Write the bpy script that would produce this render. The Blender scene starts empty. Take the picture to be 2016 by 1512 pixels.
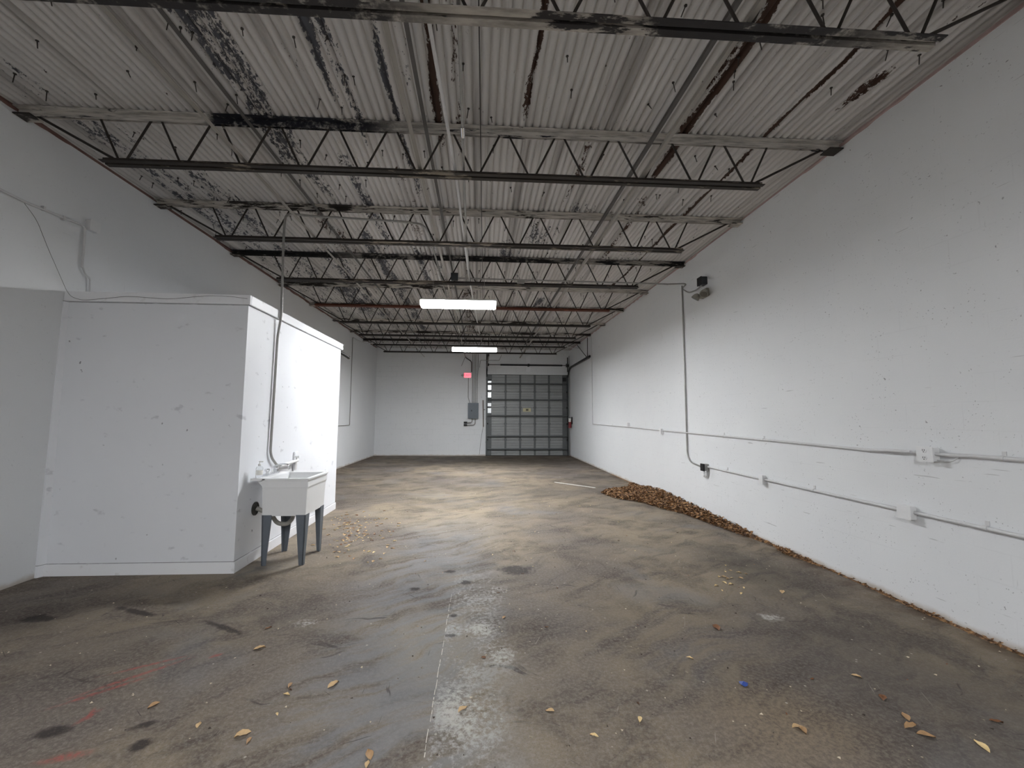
import bpy, bmesh, math, random
from math import sin, cos, pi, radians, sqrt
from mathutils import Vector, Matrix

random.seed(7)
scene = bpy.context.scene
COL = scene.collection

# ------------------------------------------------------------------ camera
F_PX, CX, CY = 822.0, 991.4, 751.9           # for a 2016 x 1512 frame
YAW, PITCH, ROLL = 0.0562, 0.0842, 0.0051
CAM = Vector((0.0, 0.0, 1.5))
_f = Vector((sin(YAW)*cos(PITCH), cos(YAW)*cos(PITCH), sin(PITCH)))
_r0 = Vector((cos(YAW), -sin(YAW), 0.0))
_u0 = _r0.cross(_f)
_r = cos(ROLL)*_r0 + sin(ROLL)*_u0
_u = -sin(ROLL)*_r0 + cos(ROLL)*_u0
cam_data = bpy.data.cameras.new('camera')
cam_data.sensor_width = 36.0
cam_data.lens = F_PX/2016.0*36.0
cam_data.shift_x = (1008.0-CX)/2016.0
cam_data.shift_y = -(756.0-CY)/2016.0
cam_data.clip_start = 0.05
cam_data.clip_end = 100
cam = bpy.data.objects.new('camera', cam_data)
COL.objects.link(cam)
m = Matrix.Identity(4)
for i in range(3):
    m[i][0], m[i][1], m[i][2], m[i][3] = _r[i], _u[i], -_f[i], CAM[i]
cam.matrix_world = m
scene.camera = cam

# ------------------------------------------------------------------ world, exposure
w = bpy.data.worlds.new('world'); scene.world = w; w.use_nodes = True
w.node_tree.nodes['Background'].inputs[0].default_value = (0.6, 0.65, 0.7, 1)
w.node_tree.nodes['Background'].inputs[1].default_value = 0.2
vs = scene.view_settings
vs.view_transform = 'Standard'; vs.look = 'None'; vs.gamma = 1.0; vs.use_curve_mapping = False
vs.exposure = 1.98
LAMP_POWER = 60.0          # emission of the diffusers of the ceiling lights

# ------------------------------------------------------------------ pixel -> place
def ray(x, y):
    return _f + (x-CX)/F_PX*_r - (y-CY)/F_PX*_u
def on(x, y, axis, v):
    d = ray(x, y); t = (v-CAM[axis])/d[axis]
    return CAM + t*d
def onfloor(x, y): return on(x, y, 2, 0.0)
XR0, XRS = 3.485, 0.0045       # right wall x = XR0 + XRS*y
XL0, XLS = -4.095, 0.0030
def xr(y): return XR0 + XRS*y
def xl(y): return XL0 + XLS*y
def onright(x, y, off=0.0):
    d = ray(x, y); t = (XR0-off-CAM.x+XRS*CAM.y)/(d.x-XRS*d.y); return CAM + t*d
def onleft(x, y, off=0.0):
    d = ray(x, y); t = (XL0+off-CAM.x+XLS*CAM.y)/(d.x-XLS*d.y); return CAM + t*d
D = 16.45          # back wall
YF = -9.0          # front wall, behind the camera
H = 4.185          # underside of the roof deck
PX, PY0, PY1, PZ = -2.339, 4.27, 7.08, 2.71   # partition box

# ------------------------------------------------------------------ material helpers
class MT:
    def __init__(s, name, rough=0.6, metal=0.0, spec=0.5):
        s.m = bpy.data.materials.new(name); s.m.use_nodes = True
        s.nt = s.m.node_tree; s.b = s.nt.nodes['Principled BSDF']
        s.b.inputs['Roughness'].default_value = rough
        s.b.inputs['Metallic'].default_value = metal
        s.b.inputs['Specular IOR Level'].default_value = spec
        s._pos = None
    def node(s, t): return s.nt.nodes.new(t)
    def put(s, sock, v):
        if hasattr(v, 'is_linked') or isinstance(v, bpy.types.NodeSocket): s.nt.links.new(v, sock)
        else:
            try: sock.default_value = v
            except Exception: sock.default_value = tuple(v)+(1.0,)
    def pos(s):
        if not s._pos: s._pos = s.node('ShaderNodeNewGeometry').outputs['Position']
        return s._pos
    def obj(s): return s.node('ShaderNodeTexCoord').outputs['Object']
    def rand(s): return s.node('ShaderNodeObjectInfo').outputs['Random']
    def xyz(s, v):
        n = s.node('ShaderNodeSeparateXYZ'); s.put(n.inputs[0], v); return n.outputs
    def vmul(s, v, k):
        n = s.node('ShaderNodeVectorMath'); n.operation = 'MULTIPLY'
        s.put(n.inputs[0], v); n.inputs[1].default_value = k; return n.outputs[0]
    def vadd(s, v, k):
        n = s.node('ShaderNodeVectorMath'); n.operation = 'ADD'
        s.put(n.inputs[0], v); s.put(n.inputs[1], k); return n.outputs[0]
    def rotz(s, v, a):
        n = s.node('ShaderNodeVectorRotate'); n.rotation_type = 'Z_AXIS'
        s.put(n.inputs['Vector'], v); n.inputs['Angle'].default_value = a; return n.outputs[0]
    def noise(s, v, scale, detail=4, rough=0.55, dist=0.0, col=False):
        n = s.node('ShaderNodeTexNoise'); s.put(n.inputs['Vector'], v)
        n.inputs['Scale'].default_value = scale; n.inputs['Detail'].default_value = detail
        n.inputs['Roughness'].default_value = rough; n.inputs['Distortion'].default_value = dist
        return n.outputs['Color'] if col else n.outputs['Fac']
    def vor(s, v, scale, feat='F1'):
        n = s.node('ShaderNodeTexVoronoi'); n.feature = feat; s.put(n.inputs['Vector'], v)
        n.inputs['Scale'].default_value = scale; return n.outputs['Distance']
    def mr(s, v, a, b, c=0.0, d=1.0, smooth=True):
        n = s.node('ShaderNodeMapRange'); n.interpolation_type = 'SMOOTHSTEP' if smooth else 'LINEAR'
        s.put(n.inputs['Value'], v)
        for k, x in zip(('From Min', 'From Max', 'To Min', 'To Max'), (a, b, c, d)): s.put(n.inputs[k], x)
        return n.outputs['Result']
    def ma(s, op, a, b=0.0, c=None):
        n = s.node('ShaderNodeMath'); n.operation = op
        s.put(n.inputs[0], a); s.put(n.inputs[1], b)
        if c is not None: s.put(n.inputs[2], c)
        return n.outputs[0]
    def mul(s, *a):
        r = a[0]
        for x in a[1:]: r = s.ma('MULTIPLY', r, x)
        return r
    def mx(s, *a):
        r = a[0]
        for x in a[1:]: r = s.ma('MAXIMUM', r, x)
        return r
    def mix(s, f, a, b):
        n = s.node('ShaderNodeMix'); n.data_type = 'RGBA'
        s.put(n.inputs[0], f); s.put(n.inputs[6], a); s.put(n.inputs[7], b); return n.outputs[2]
    def brick(s, v, w, h, mortar=0.006, smooth=0.3):
        n = s.node('ShaderNodeTexBrick'); s.put(n.inputs['Vector'], v)
        n.inputs['Scale'].default_value = 1; n.inputs['Brick Width'].default_value = w
        n.inputs['Row Height'].default_value = h; n.inputs['Mortar Size'].default_value = mortar
        n.inputs['Mortar Smooth'].default_value = smooth
        return n.outputs['Fac']
    def swz(s, v, a, b):
        o = s.xyz(v); n = s.node('ShaderNodeCombineXYZ'); s.put(n.inputs[0], o[a]); s.put(n.inputs[1], o[b]); return n.outputs[0]
    def base(s, c): s.put(s.b.inputs['Base Color'], c); return s
    def rough(s, c): s.put(s.b.inputs['Roughness'], c); return s
    def bump(s, h, strength=0.3, dist=0.01):
        n = s.node('ShaderNodeBump'); n.inputs['Strength'].default_value = strength
        n.inputs['Distance'].default_value = dist; s.put(n.inputs['Height'], h)
        s.nt.links.new(n.outputs[0], s.b.inputs['Normal']); return s

def srgb(r, g, b):
    f = lambda c: (c/255/12.92) if c/255 <= 0.04045 else ((c/255+0.055)/1.055)**2.4
    return (f(r), f(g), f(b), 1.0)

M = {}
def plain(name, col, rough=0.5, metal=0.0, var=0.12, scale=25.0):
    t = MT(name, rough, metal)
    n = t.noise(t.pos(), scale, 3)
    dark = tuple(c*(1-var) for c in col[:3])+(1,)
    light = tuple(min(1, c*(1+var)) for c in col[:3])+(1,)
    t.base(t.mix(n, dark, light))
    M[name] = t.m
    return t.m

# painted block walls: pits, scuffs, hairline joints
def wall_mat(name, a, b, pit=1.0, joint=1.0, stain=1.0):
    t = MT(name, 0.55, spec=0.35)
    p = t.pos()
    big = t.noise(p, 0.9, 4)
    c = t.mix(big, srgb(219, 221, 224), srgb(229, 231, 232))
    uv = t.swz(p, a, b)
    br = t.brick(uv, 0.406, 0.203, 0.007, 0.6)
    gate = t.mr(t.noise(p, 1.7, 2), 0.46, 0.66)
    jm = t.mul(br, gate, 0.13*joint)
    c = t.mix(jm, c, srgb(128, 128, 128))
    # pits and chips
    wrp = t.vadd(p, t.vmul(t.noise(p, 24, 2, col=True), (0.06, 0.06, 0.06)))
    v1 = t.vor(wrp, 8.0)
    pits = t.mul(t.mr(v1, 0.03, 0.068, 1.0, 0.0), t.mr(t.noise(p, 2.6, 1), 0.40, 0.55))
    v2 = t.vor(t.vmul(wrp, (1, 1, 1.7)), 27.0)
    pits2 = t.mul(t.mr(v2, 0.09, 0.165, 1.0, 0.0), t.mr(t.noise(p, 4.5, 2), 0.42, 0.62))
    c = t.mix(t.mul(pits, 0.75*pit), c, srgb(96, 95, 96))
    c = t.mix(t.mul(pits2, 0.65*pit), c, srgb(112, 112, 114))
    # vertical drips / scratches
    sc = t.noise(t.vmul(p, (6, 6, 0.8)), 5.0, 3)
    c = t.mix(t.mul(t.mr(sc, 0.70, 0.78), 0.3*stain), c, srgb(150, 148, 146))
    sc2 = t.noise(t.vmul(p, (0.9, 0.9, 14)), 3.0, 2)
    c = t.mix(t.mul(t.mr(sc2, 0.735, 0.76), 0.45*stain), c, srgb(140, 139, 140))
    # splash line of rusty dirt at the foot
    z = t.xyz(p)[2]
    foot = t.mul(t.mr(t.ma('ADD', z, t.mul(t.noise(p, 5, 4), -0.10)), -0.045, 0.012, 1.0, 0.0), 0.5)
    c = t.mix(foot, c, srgb(150, 125, 92))
    t.base(c)
    t.bump(t.ma('SUBTRACT', t.mul(t.noise(p, 70, 2), 0.25), t.mul(br, 0.25*joint)), 0.35, 0.006)
    M[name] = t.m
wall_mat('painted_block_side', 1, 2, 1.0, 0.35)
wall_mat('painted_block_back', 0, 2, 1.1, 1.5)
wall_mat('painted_block_left', 1, 2, 0.30, 0.12, 0.4)

t = MT('painted_drywall', 0.45, spec=0.4); p = t.pos()
c = t.mix(t.noise(p, 1.1, 3), srgb(222, 224, 229), srgb(230, 232, 236))
sm = t.mul(t.mr(t.noise(t.vmul(p, (1, 1, 1.6)), 7.0, 4), 0.63, 0.74), 0.4)
c = t.mix(sm, c, srgb(150, 150, 158))
v = t.vor(t.vadd(p, t.vmul(t.noise(p, 22, 2, col=True), (0.05, 0.05, 0.05))), 6.0)
c = t.mix(t.mul(t.mr(v, 0.035, 0.075, 1, 0), t.mr(t.noise(p, 1.9, 2), 0.44, 0.56), 0.8), c, srgb(105, 105, 112))
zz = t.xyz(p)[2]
for z_, hw in ((.108, .004), (PZ-.095-.004, .004)):  # gap shade and dirt painted as dark lines above baseboard and below fascia
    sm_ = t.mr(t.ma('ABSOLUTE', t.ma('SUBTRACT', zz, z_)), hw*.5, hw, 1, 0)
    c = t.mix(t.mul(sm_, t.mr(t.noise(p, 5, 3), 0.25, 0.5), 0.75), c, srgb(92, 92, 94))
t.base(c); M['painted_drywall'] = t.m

t = MT('painted_trim', 0.4, spec=0.4); p = t.pos()
c = t.mix(t.mul(t.mr(t.noise(p, 9, 4), 0.6, 0.75), 0.35), srgb(232, 233, 236), srgb(160, 156, 150))
t.base(c); M['painted_trim'] = t.m

# roof deck: white paint over slate metal, flaking along the ribs
t = MT('flaking_deck_paint', 0.75, spec=0.2); p = t.pos(); X, Y, Z = t.xyz(p)[0:3]
warm = t.noise(t.vmul(p, (1.4, 0.25, 1)), 1.3, 3)
c = t.mix(warm, srgb(193, 192, 193), srgb(210, 207, 203))
c = t.mix(t.mul(t.mr(t.rand(), 0.0, 1.0), 0.35), c, srgb(186, 184, 182))
soot = t.mr(t.noise(t.vmul(p, (8, 0.22, 1)), 1.0, 4), 0.48, 0.72)
c = t.mix(t.mul(soot, 0.6), c, srgb(110, 106, 102))
fl_fine = t.noise(t.vmul(p, (46, 17, 1)), 1.0, 6, 0.78)
fl_mid = t.noise(t.vmul(p, (10, 2.4, 1)), 1.0, 4, 0.6)
fl = t.ma('ADD', t.mul(fl_fine, 0.62), t.mul(fl_mid, 0.38))
slate = [(-1.98, 0.12, 1.2, 4.6, 0.16), (-1.86, 0.10, 1.2, 5.4, 0.13), (-1.24, 0.05, 1.6, 3.4, 0.20), (-1.12, 0.06, 2.2, 4.2, 0.14),
         (-0.78, 0.04, 1.3, 5.0, 0.17), (-0.62, 0.06, 1.2, 3.4, 0.06),
         (-3.2, 0.22, 4.5, 9.0, 0.11), (-2.55, 0.22, 6.6, 12.0, 0.14), (-1.75, 0.17, 6.0, 13.0, 0.16), (-1.05, 0.08, 6.6, 10.0, 0.16),
         (-1.45, 0.09, 4.2, 6.6, 0.15), (-2.9, 0.3, 8.5, 11.0, 0.16), (-3.6, 0.3, 3.6, 12.0, 0.10), (-3.75, 0.25, 1.5, 4.0, 0.06), (-0.75, 0.10, 6.8, 11.5, 0.10),
         (0.9, 0.25, 5.6, 6.6, 0.11), (0.4, 0.16, 6.2, 7.2, 0.12), (1.3, 0.22, 5.0, 5.35, 0.15), (2.5, 0.3, 6.2, 6.9, 0.12), (1.35, 0.2, 9.2, 10.0, 0.17), (0.3, 1.6, 6.35, 6.8, 0.07)]
rust = [(0.375, 0.035, 1.8, 3.5, 0.24), (1.90, 0.06, 1.2, 4.5, 0.26), (1.82, 0.04, 2.7, 3.7, 0.2), (2.70, 0.035, 1.2, 8.8, 0.27), (-0.40, 0.05, 1.3, 4.0, 0.25), (-0.22, 0.05, 1.3, 4.2, 0.11),
        (-0.3, 0.22, 8.6, 13.5, 0.13), (3.12, 0.07, 2.9, 3.2, 0.26), (-0.95, 0.1, 4.4, 6.6, 0.11), (2.05, 0.06, 4.8, 7.2, 0.13), (1.05, 0.05, 3.5, 5.2, 0.14), (-2.2, 0.16, 5.3, 6.9, 0.13), (1.62, 0.05, 1.5, 3.0, 0.08)]
def attr(nm):
    n = t.node('ShaderNodeAttribute'); n.attribute_name = nm; return n.outputs['Fac']
sb, rb = attr('flaked_slate'), attr('flaked_rust')
peel_s = t.mr(t.ma('ADD', fl, sb), 0.625, 0.645)
peel_r = t.mr(t.ma('ADD', fl, rb), 0.635, 0.655)
c = t.mix(t.mul(t.mr(t.mx(sb, rb), 0.0, 0.25), 0.30), c, srgb(150, 146, 142))
c = t.mix(peel_s, c, t.mix(fl_mid, srgb(46, 48, 54), srgb(96, 98, 104)))
c = t.mix(peel_r, c, t.mix(fl_mid, srgb(40, 27, 22), srgb(78, 58, 48)))
t.base(c); M['flaking_deck_paint'] = t.m

# joist steel: dark, with what is left of the white paint
def steel(name, keep, dark=srgb(40, 36, 33), paint=srgb(176, 171, 164), sc=1.0, black=()):
    t = MT(name, 0.6, spec=0.3); p = t.pos()
    n = t.ma('ADD', t.mul(t.noise(t.vmul(p, (3.0, 8, 24)), 1.3*sc, 6, 0.65), 0.55), t.mul(t.noise(p, 0.8, 3), 0.45))
    lo = 0.66-0.32*keep
    mask = t.mr(n, lo, lo+0.035)
    grime = t.noise(t.vmul(p, (5, 20, 40)), 1.0, 4)
    pc = t.mix(t.mr(grime, 0.35, 0.75), paint, tuple(0.42*x for x in paint[:3])+(1,))
    for bx0, bx1, am in black:
        xx_ = t.ma('ADD', t.xyz(p)[0], t.mul(t.noise(p, 6, 3), 0.3))
        mask = t.mul(mask, t.ma('SUBTRACT', 1.0, t.mul(t.mr(xx_, bx0, bx0+.12), t.mr(xx_, bx1-.5, bx1+.2, 1, 0), t.mr(t.noise(p, 9, 4, .7), .40-.25*am, .62-.25*am), 1.0)))
    dc = t.mix(t.noise(p, 12, 3), dark, tuple(min(1, 1.9*x) for x in dark[:3])+(1,))
    t.base(t.mix(mask, dc, pc)); M[name] = t.m
steel('joist_worn', 0.72, paint=srgb(205, 200, 192))
steel('joist_half', 0.52, paint=srgb(190, 184, 176))
steel('joist_dark', 0.14)
steel('joist_first', 0.64, dark=srgb(34, 32, 33), paint=srgb(176, 170, 162), black=((-4.4, -.1, .55), (1.0, 2.6, .35)))
steel('joist_chord', 0.36, paint=srgb(142, 132, 118))
steel('joist_second', 0.80, dark=srgb(26, 27, 34), paint=srgb(200, 196, 190), black=((-2.35, -0.5, .36),))
steel('joist_fourth', 0.62, dark=srgb(24, 23, 24), paint=srgb(170, 165, 158), black=((-4.4, -1.9, .6), (-1.9, 1.6, .2)))
steel('joist_black', 0.10, dark=srgb(22, 21, 24))
steel('joist_rust', 0.16, dark=srgb(74, 38, 24), paint=srgb(150, 84, 58))
plain('bridging_paint', srgb(150, 146, 140), 0.6, var=0.15, scale=6)
plain('bridging_dark', srgb(84, 81, 79), 0.6, var=0.3, scale=5)

# concrete floor
t = MT('worn_concrete', 0.7, spec=0.22); p = t.pos(); X, Y, Z = t.xyz(p)[0:3]
warp = t.vadd(p, t.vmul(t.noise(p, 1.2, 3, col=True), (0.5, 0.5, 0)))
big = t.noise(warp, 0.55, 5, 0.6)
c = t.mix(t.mr(big, 0.36, 0.64), srgb(116, 106, 98), srgb(156, 141, 118))
mid = t.noise(warp, 1.7, 6, 0.65)
c = t.mix(t.mul(t.mr(mid, 0.46, 0.66), 0.8), c, srgb(90, 80, 73))
smear = t.noise(t.vmul(t.rotz(warp, -0.55), (1.0, 5.5, 1)), 1.1, 6, 0.68)
c = t.mix(t.mul(t.mr(smear, 0.50, 0.70), 0.7), c, srgb(80, 71, 65))
c = t.mix(t.mul(t.mr(smear, 0.47, 0.30), 0.25), c, srgb(160, 150, 134))
gran = t.noise(p, 46, 6, 0.75)
c = t.mix(t.mul(t.mr(gran, 0.42, 0.66), 0.5), c, srgb(168, 160, 150))
c = t.mix(t.mul(t.mr(t.noise(p, 130, 3, 0.8), 0.52, 0.68), 0.5), c, srgb(70, 66, 62))
# bluish sealed lane left of the centre joint and patches of it elsewhere
lane = t.mul(t.mr(t.ma('ABSOLUTE', t.ma('ADD', X, 0.45)), 0.25, 0.85, 1, 0), t.mr(Y, 5.4, 6.8, 1, 0))
lane2 = t.mr(t.noise(warp, 0.8, 3), 0.55, 0.68)
c = t.mix(t.mul(t.mx(t.mul(lane, t.mr(smear, 0.62, 0.40)), t.mul(lane2, 0.5)), 0.6), c, srgb(142, 145, 149))
# tan reflection of the ceiling light painted into mid floor, dark oily zones
wn = {k: t.noise(p, k, 4, 0.65) for k in (3.0, 12)}
def blob(px, py, rx, ry, soft=0.6, rot=0.0, wz=0.25, ws=3.0):
    q = onfloor(px, py)
    vv = t.vadd(p, (-q.x, -q.y, 0))
    if rot: vv = t.rotz(vv, rot)
    vv = t.vmul(vv, (1/rx, 1/ry, 0))
    n = t.node('ShaderNodeVectorMath'); n.operation = 'LENGTH'; t.put(n.inputs[0], vv)
    d = t.ma('ADD', n.outputs['Value'], t.mul(t.ma('SUBTRACT', wn[ws], 0.5), wz*4))
    return t.mr(d, 1-soft, 1+soft*0.4, 1, 0)
c = t.mix(t.mul(blob(930, 985, 2.0, 2.6, 0.9), t.mr(smear, .66, .40), 0.4), c, srgb(160, 146, 118))
c = t.mix(t.mul(blob(1000, 906, 5.5, 2.2, 0.9), 0.85), c, srgb(72, 64, 54))
c = t.mix(t.mul(blob(250, 1230, 1.5, 0.8, 0.9), 0.25), c, srgb(70, 63, 57))
c = t.mix(t.mul(blob(1800, 1330, 1.0, 1.3, 0.9), 0.45), c, srgb(84, 79, 76))
c = t.mix(t.mul(blob(1480, 1120, 0.5, 0.8, 0.9), 0.5), c, srgb(72, 68, 62))
c = t.mix(t.mul(blob(1330, 1250, 0.8, 0.9, 0.9), t.mr(smear, .6, .35), 0.6), c, srgb(150, 136, 114))
c = t.mix(t.mul(blob(1560, 1440, 0.45, 0.35, 0.9), t.mr(gran, .3, .6), 0.5), c, srgb(160, 140, 112))
# dragged scuffs in three directions
for ang, sc, th, am in ((0.35, 1.0, 0.66, 0.7), (1.25, 1.2, 0.67, 0.65), (-0.8, 1.1, 0.665, 0.65), (0.05, 0.8, 0.665, 0.6), (2.0, 1.6, 0.69, 0.5)):
    s_ = t.noise(t.vmul(t.rotz(warp, ang), (1.3*sc, 11*sc, 1)), 1.0, 4, 0.6)
    c = t.mix(t.mul(t.mr(s_, th, th+0.07), am), c, srgb(58, 53, 50))
for ang, th in ((0.7, 0.735), (-0.35, 0.74), (1.6, 0.745)):
    s_ = t.noise(t.vmul(t.rotz(p, ang), (3.0, 60, 1)), 1.0, 2)
    c = t.mix(t.mul(t.mr(s_, th, th+0.02), 0.6), c, srgb(44, 40, 38))
s_ = t.noise(t.vmul(t.rotz(p, -1.1), (2.4, 50, 1)), 1.0, 2)
c = t.mix(t.mul(t.mr(s_, 0.72, 0.74), 0.45), c, srgb(186, 180, 168))
# pale specks
vsp = t.vor(p, 7.0)
c = t.mix(t.mul(t.mr(vsp, 0.03, 0.06, 1, 0), 0.7), c, srgb(205, 198, 184))
# scraped white paint right of the joint
strip = t.mul(t.mr(X, -0.24, -0.20), t.mr(t.ma('ADD', X, t.mul(t.noise(p, 2.2, 3), -0.45)), -0.22, 0.06, 1, 0), t.mr(Y, 3.6, 4.6, 1, 0))
flake = t.mr(t.ma('ADD', t.mul(t.noise(p, 34, 6, 0.8), 0.65), t.mul(t.noise(p, 3.0, 3), 0.35)), 0.46, 0.60)
c = t.mix(t.mul(strip, flake, 0.85), c, srgb(192, 190, 186))
for (px, py, rx, ry) in ((985, 1287, 0.09, 0.13), (975, 1165, 0.12, 0.12), (945, 1240, 0.10, 0.1), (1515, 1215, 0.09, 0.07), (600, 1227, 0.1, 0.06), (905, 1400, 0.12, 0.2)):
    c = t.mix(t.mul(blob(px, py, rx, ry, 0.5, 0, 0.6, 12), flake, 0.9), c, srgb(205, 202, 194))
for (px, py, rx, ry, ro) in ((100, 1442, 0.085, 0.045, -0.3), (275, 1468, 0.055, 0.04, -0.3), (283, 1428, 0.055, 0.03, -0.4), (1015, 1122, 0.17, 0.14, 0), (916, 1147, 0.06, 0.055, 0), (816, 1160, 0.05, 0.04, 0), (885, 1125, 0.05, 0.05, 0), (893, 1212, 0.035, 0.03, 0), (887, 1251, 0.05, 0.03, 0), (75, 1218, 0.14, 0.06, 0), (440, 1235, 0.22, 0.03, 0.5), (270, 1205, 0.22, 0.035, 0.4)):
    c = t.mix(t.mul(blob(px, py, rx, ry, 0.5, ro, 0.5, 12), t.mr(gran, .25, .5), 0.85), c, srgb(46, 40, 38))
# crayon-red marking lines
for (px, py, rx, ry, ro) in ((172, 1412, 0.018, 0.06, 0.3), (180, 1405, 0.014, 0.05, -0.5), (425, 1291, 0.04, 0.018, -0.6), (265, 1332, 0.26, 0.02, -0.75), (205, 1360, 0.2, 0.018, -0.7), (130, 1490, 0.10, 0.03, -0.3), (290, 1310, 0.2, 0.015, -0.5)):
    c = t.mix(t.mul(blob(px, py, rx, ry, 0.8, ro, 0.3, 12), t.mr(gran, 0.35, 0.6), 0.75), c, srgb(178, 84, 74))
# dirt gathered along the walls
edge = t.mx(t.mr(t.ma('SUBTRACT', X, t.mul(Y, XRS)), 3.12, 3.47), t.mul(t.mr(X, -3.3, -4.0), t.mr(Y, 7.5, 9)))
c = t.mix(t.mul(edge, t.mr(t.noise(p, 6, 5), 0.35, 0.6), 0.7), c, srgb(86, 66, 46))
t.base(t.mix(0.25, c, (0.012, 0.012, 0.016, 1)))
t.rough(t.mr(mid, 0.3, 0.7, 0.62, 0.85))
t.bump(t.noise(p, 40, 3, 0.7), 0.12, 0.006); M['worn_concrete'] = t.m

plain('joint_paint', srgb(205, 200, 188), 0.7, var=0.35, scale=40)
plain('conduit_paint', srgb(206, 206, 207), 0.42, var=0.08)
plain('conduit_galvanised', srgb(150, 149, 146), 0.40, 0.35, var=0.2)
plain('box_white', srgb(226, 227, 228), 0.45, var=0.05)
plain('box_dark', srgb(58, 62, 66), 0.45, 0.3, var=0.2)
plain('slot_dark', srgb(60, 60, 60), 0.5)
plain('black_metal', srgb(30, 30, 31), 0.5, 0.3, var=0.3)
plain('panel_grey', srgb(86, 93, 100), 0.45, 0.2, var=0.06)
plain('sink_plastic', srgb(230, 231, 232), 0.35, var=0.02)
plain('sink_leg', srgb(98, 105, 113), 0.5, var=0.12)
plain('chrome', (0.72, 0.73, 0.75, 1), 0.16, 1.0, var=0.05)
plain('drain_black', srgb(32, 31, 30), 0.45)
plain('drain_grey', srgb(150, 148, 142), 0.5, var=0.2)
plain('wire_dark', srgb(62, 58, 56), 0.6)
plain('nail_steel', srgb(62, 58, 55), 0.6, 0.4, var=0.4)
plain('door_steel', srgb(146, 148, 148), 0.5, 0.25, var=0.14, scale=5)
plain('door_frame_steel', srgb(94, 97, 98), 0.5, 0.4, var=0.2, scale=8)
plain('hinge_plate', srgb(225, 228, 230), 0.3, 0.6, var=0.25, scale=30)
plain('sticker', srgb(190, 182, 150), 0.6)
plain('sticker_print', srgb(96, 92, 74), 0.6)
plain('lamp_white', srgb(228, 228, 226), 0.4, var=0.03)
plain('mastic_red', srgb(112, 84, 78), 0.8, var=0.5, scale=9)
plain('mastic_pale', srgb(172, 150, 148), 0.8, var=0.3, scale=9)
plain('wood_stick', srgb(112, 104, 95), 0.6, var=0.25)
plain('extinguisher_red', srgb(120, 16, 26), 0.35, var=0.1)
plain('tag_white', srgb(225, 224, 218), 0.6)
plain('scrap_blue', srgb(44, 74, 150), 0.5)
plain('grey_plastic', srgb(120, 116, 108), 0.5, var=0.2)
plain('emergency_beige', srgb(150, 147, 138), 0.5, var=0.2)
plain('lens_glass', srgb(96, 94, 88), 0.2, var=0.1)
for i, col in enumerate(((196, 166, 124), (168, 134, 96), (118, 78, 48), (220, 194, 142), (84, 56, 36))):
    plain('leaf_%d' % i, srgb(*col), 0.7, var=0.25, scale=60)
t = MT('floor_grit', 0.8); c = t.mix(t.mr(t.noise(t.pos(), 9, 2), .45, .55), srgb(60, 50, 42), srgb(205, 192, 168)); t.base(c); M['floor_grit'] = t.m
t = MT('leaf_litter', 0.75); p = t.pos()
r_ = t.mr(t.noise(p, 24, 2, 0.5), 0.35, 0.65)
c = t.mix(r_, srgb(92, 66, 46), srgb(172, 132, 90))
c = t.mix(t.mr(t.noise(t.vadd(p, (5, 3, 1)), 30, 2), 0.58, 0.62), c, srgb(58, 36, 24)); t.base(c); M['leaf_litter'] = t.m
def emis(name, col, s):
    t = MT(name, 0.5); t.b.inputs['Emission Color'].default_value = col; t.b.inputs['Emission Strength'].default_value = s
    t.base(col); M[name] = t.m
emis('lit_diffuser', (0.97, 0.985, 1.0, 1), LAMP_POWER)
emis('lit_side_lens', (1.0, 0.99, 0.96, 1), 1.6)
emis('exit_glow', (1.0, 0.10, 0.13, 1), 0.75)
t = MT('clear_plastic', 0.08); t.base((0.95, 0.97, 0.98, 1)); t.b.inputs['Transmission Weight'].default_value = 0.9; t.b.inputs['IOR'].default_value = 1.2; M['clear_plastic'] = t.m

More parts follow.
